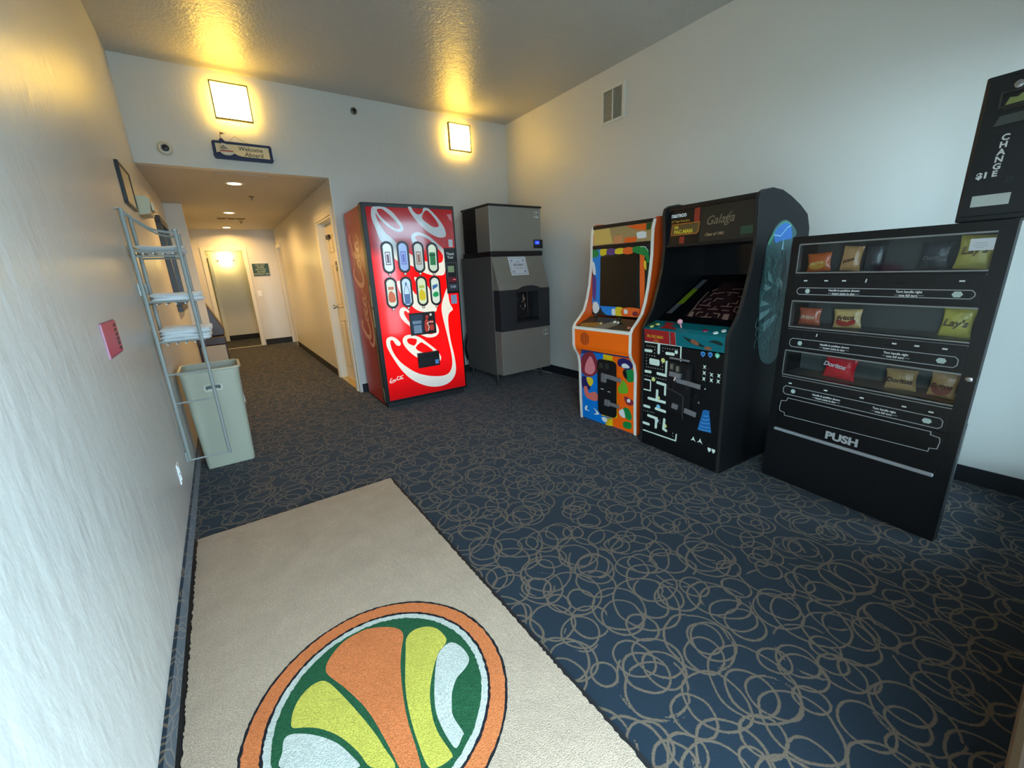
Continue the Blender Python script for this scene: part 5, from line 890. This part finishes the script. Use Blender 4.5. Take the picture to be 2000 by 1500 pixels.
b=mk(mat('bar_silver',(168,170,172),.4,.3)).box(.045,.778,-.016,.0,.325,.342); b.build('push_bar',sn,bevel=.003)
b=mk(CHROME); b.lathe((.811,0,.807),[(.013,0),(.013,.006),(.009,.008),(.005,.008),(.004,.004),(.001,.004)],axis='y'); b.build('door_lock',sn,sm=True)
b=mk(mat('note_white',(216,222,224),.6)).box(.711,.782,-.003,-.0005,1.347,1.394); b.at(frontM(-.003)); b.use(mat('faint_ink',(176,184,190),.6)).rect(.725,.76,1.375,1.378,.0008).rect(.722,.765,1.365,1.368,.0008).rect(.73,.755,1.356,1.359,.0008); b.build('price_note',sn)
# change machine on top
ch=thing('change_machine','black bill change machine standing on top of the snack machine','change machine'); ch.matrix_world=Matrix.Translation((3.072,.884,SH+.002))@Matrix.Rotation(R(-96.991),4,'Z')
mk(mat('change_black',(22,26,29),.35)).box(.646,.885,.002,.30,0,.53).build('housing',ch,bevel=.006)
b=mk(mat('change_door',(25,29,33),.32)).box(.658,.885,-.008,.002,.02,.515); b.at(frontM(-.008)); 
b.use(WHITE)
for k,c_ in enumerate('CHANGE'): b.text(c_,.7395-k*.0012,.292-k*.0255,.029,.001,'CENTER',bold=.0011,xs=1.05)
b.text('$1',.700,.163,.030,.001,'CENTER',bold=.0014,xs=1.1)
b.use(mat('mint_label',(196,206,200),.5)).rect(.686,.792,.056,.098,.001); b.use(mat('ghost_ink',(52,58,62),.4)).text('.25',.775,.14,.024,.001,'CENTER'); b.build('door',ch,bevel=.003)
b=mk(MATS['coin_slot_grey']); b.at(frontM(-.008)); b.poly([rc(.700,.86,.405,.462),rc(.706,.854,.411,.456)],.004,.004); b.use(DEEP).rect(.706,.854,.411,.456,.001); b.use(mat('bill_green',(136,148,84),.5)).poly([[(.715,.415),(.725,.44),(.745,.436),(.755,.446),(.775,.44),(.775,.418)]],.002); b.use(MATS['coin_slot_grey']).box(.715,.80,.398,.404,0,.006); b.build('bill_window',ch)
b=mk(mat('slot_tray',(78,84,80),.35,.3)); b.at(frontM(-.008)); b.prism([(.36,.0),(.372,.012),(.395,.0)],.702,.86) if False else b.poly([[(.700,.345),(.86,.352),(.86,.385),(.712,.378)]],.006,.005); b.build('bill_tray',ch,bevel=.002)
b=mk(CHROME); b.lathe((.742,-.008,.478),[(.013,0),(.013,.008),(.004,.010),(.001,.010)],axis='y'); b.build('lock',ch,sm=True)
# snack bags
def bag(name,label,lx,ly,z0,w,h,col,txt,tcol,tsize=.03,rot=0,col2=None,seed=0,tilt=0,tx=0,tz=0):
    rnd=random.Random(seed); t_=.042
    b=mk(mat('foil_%d_%d_%d'%col,col,.26,bump=1.0,bscale=38,spec=.7)); N=14
    vs=[];
    for sgn in (-1,1):
        for i in range(N+1):
            for j in range(N+1):
                u=i/N;v=j/N; e=(max(0,math.sin(math.pi*u))**.45)*(max(0,math.sin(math.pi*v))**.5)
                cr=.003*math.sin(u*29+seed)*(1-e)+rnd.uniform(-.0012,.0012)
                x=(u-.5)*w*(1-.10*math.sin(math.pi*v)); z=h*v
                vs.append((x,sgn*(t_*.5*e+.0008)+cr,z))
    N1=N+1;o_=N1*N1;fs=[]
    for i in range(N):
        for j in range(N):
            a=i*N1+j; fs.append((a,a+N1,a+N1+1,a+1)); fs.append((o_+a,o_+a+1,o_+a+N1+1,o_+a+N1))
    b.add(vs,fs); b.at(frontM(-t_*.55))
    if col2:
        b.use(mat('foil2_%d_%d_%d'%col2,col2,.3)); b.poly([smooth([(-w*.30,h*.22),(w*.0,h*.10),(w*.32,h*.25),(w*.30,h*.48),(0,h*.36),(-w*.28,h*.45)],4)],-.002)
    if txt: b.use(mat('ink_%d_%d_%d'%tcol,tcol,.4)).text(txt,tx,h*.38+tz,tsize,.0012,'CENTER',bold=.0012,ang=R(rot),shear=.2)
    o=b.build(name,None,sm=True)
    M=sn.matrix_basis if False else Matrix.Translation((3.072,.884,0))@Matrix.Rotation(R(-96.991),4,'Z')
    o.matrix_world=M@Matrix.Translation((lx,ly,z0+.002))@Matrix.Rotation(R(tilt),4,'Y'); tag(o,label,'snack bag','snack bags in the vending machine'); return o
bag('snack_bag','orange snack bag at the left end of the top row',.105,.10,1.268,.125,.105,(232,110,50),'','',rot=8,col2=(212,160,60),seed=1,tilt=-6) if False else None
bag('snack_bag','orange snack bag at the left end of the top row',.105,.10,1.268,.125,.098,(232,110,50),'FRITOS',(235,205,120),.020,8,(222,160,50),1,-3)
bag('snack_bag','tan snack bag beside the orange one in the top row',.250,.10,1.268,.095,.125,(226,172,116),'Fritos',(110,60,36),.022,25,None,2,4)
bag('snack_bag','dark glossy snack bag next to the tan one in the top row',.345,.11,1.268,.085,.13,(58,68,78),'','',seed=3) if False else None
def dark_bag(lx,z,w,h,seed,label,txt=''): return bag('snack_bag',label,lx,.12,z,w,h,(58,68,78),txt,(96,100,104),.024,4,None,seed,2)
dark_bag(.345,1.268,.085,.13,3,'dark glossy snack bag next to the tan one in the top row')
dark_bag(.575,1.268,.11,.12,4,'dark snack bag with faint lettering right of centre in the top row','Doritos')
bag('snack_bag','yellow chip bag partly behind a white note in the top row',.705,.10,1.268,.118,.14,(242,222,110),"Lay's",(120,92,44),.042,6,None,5,3,0,.012)
bag('snack_bag','rust-red snack bag at the left end of the middle row',.097,.10,.968,.118,.095,(214,108,76),'Fritos',(232,206,170),.030,3,None,6,0)
bag('snack_bag','gold and red snack bag in the middle row',.285,.10,.968,.135,.10,(244,204,130),'Fritos',(70,34,30),.034,6,(190,50,40),7,-3,0,.006)
bag('snack_bag','yellow chip bag at the right end of the middle row',.702,.10,.968,.112,.135,(244,228,96),"Lay's",(90,60,40),.042,0,None,8,2)
bag('snack_bag','bright red snack bag in the bottom row',.285,.10,.682,.155,.12,(240,36,56),'Doritos',(240,235,235),.034,-4,None,9,3,-.02,.02)
bag('snack_bag','brown snack bag with dark lettering in the bottom row',.558,.10,.682,.125,.105,(206,166,116),'Doritos',(60,44,44),.032,-2,None,10,-3)
bag('snack_bag','tan and maroon snack bag at the right end of the bottom row',.708,.10,.682,.098,.12,(214,166,112),'Fritos',(100,50,36),.032,4,(140,52,48),11,3)
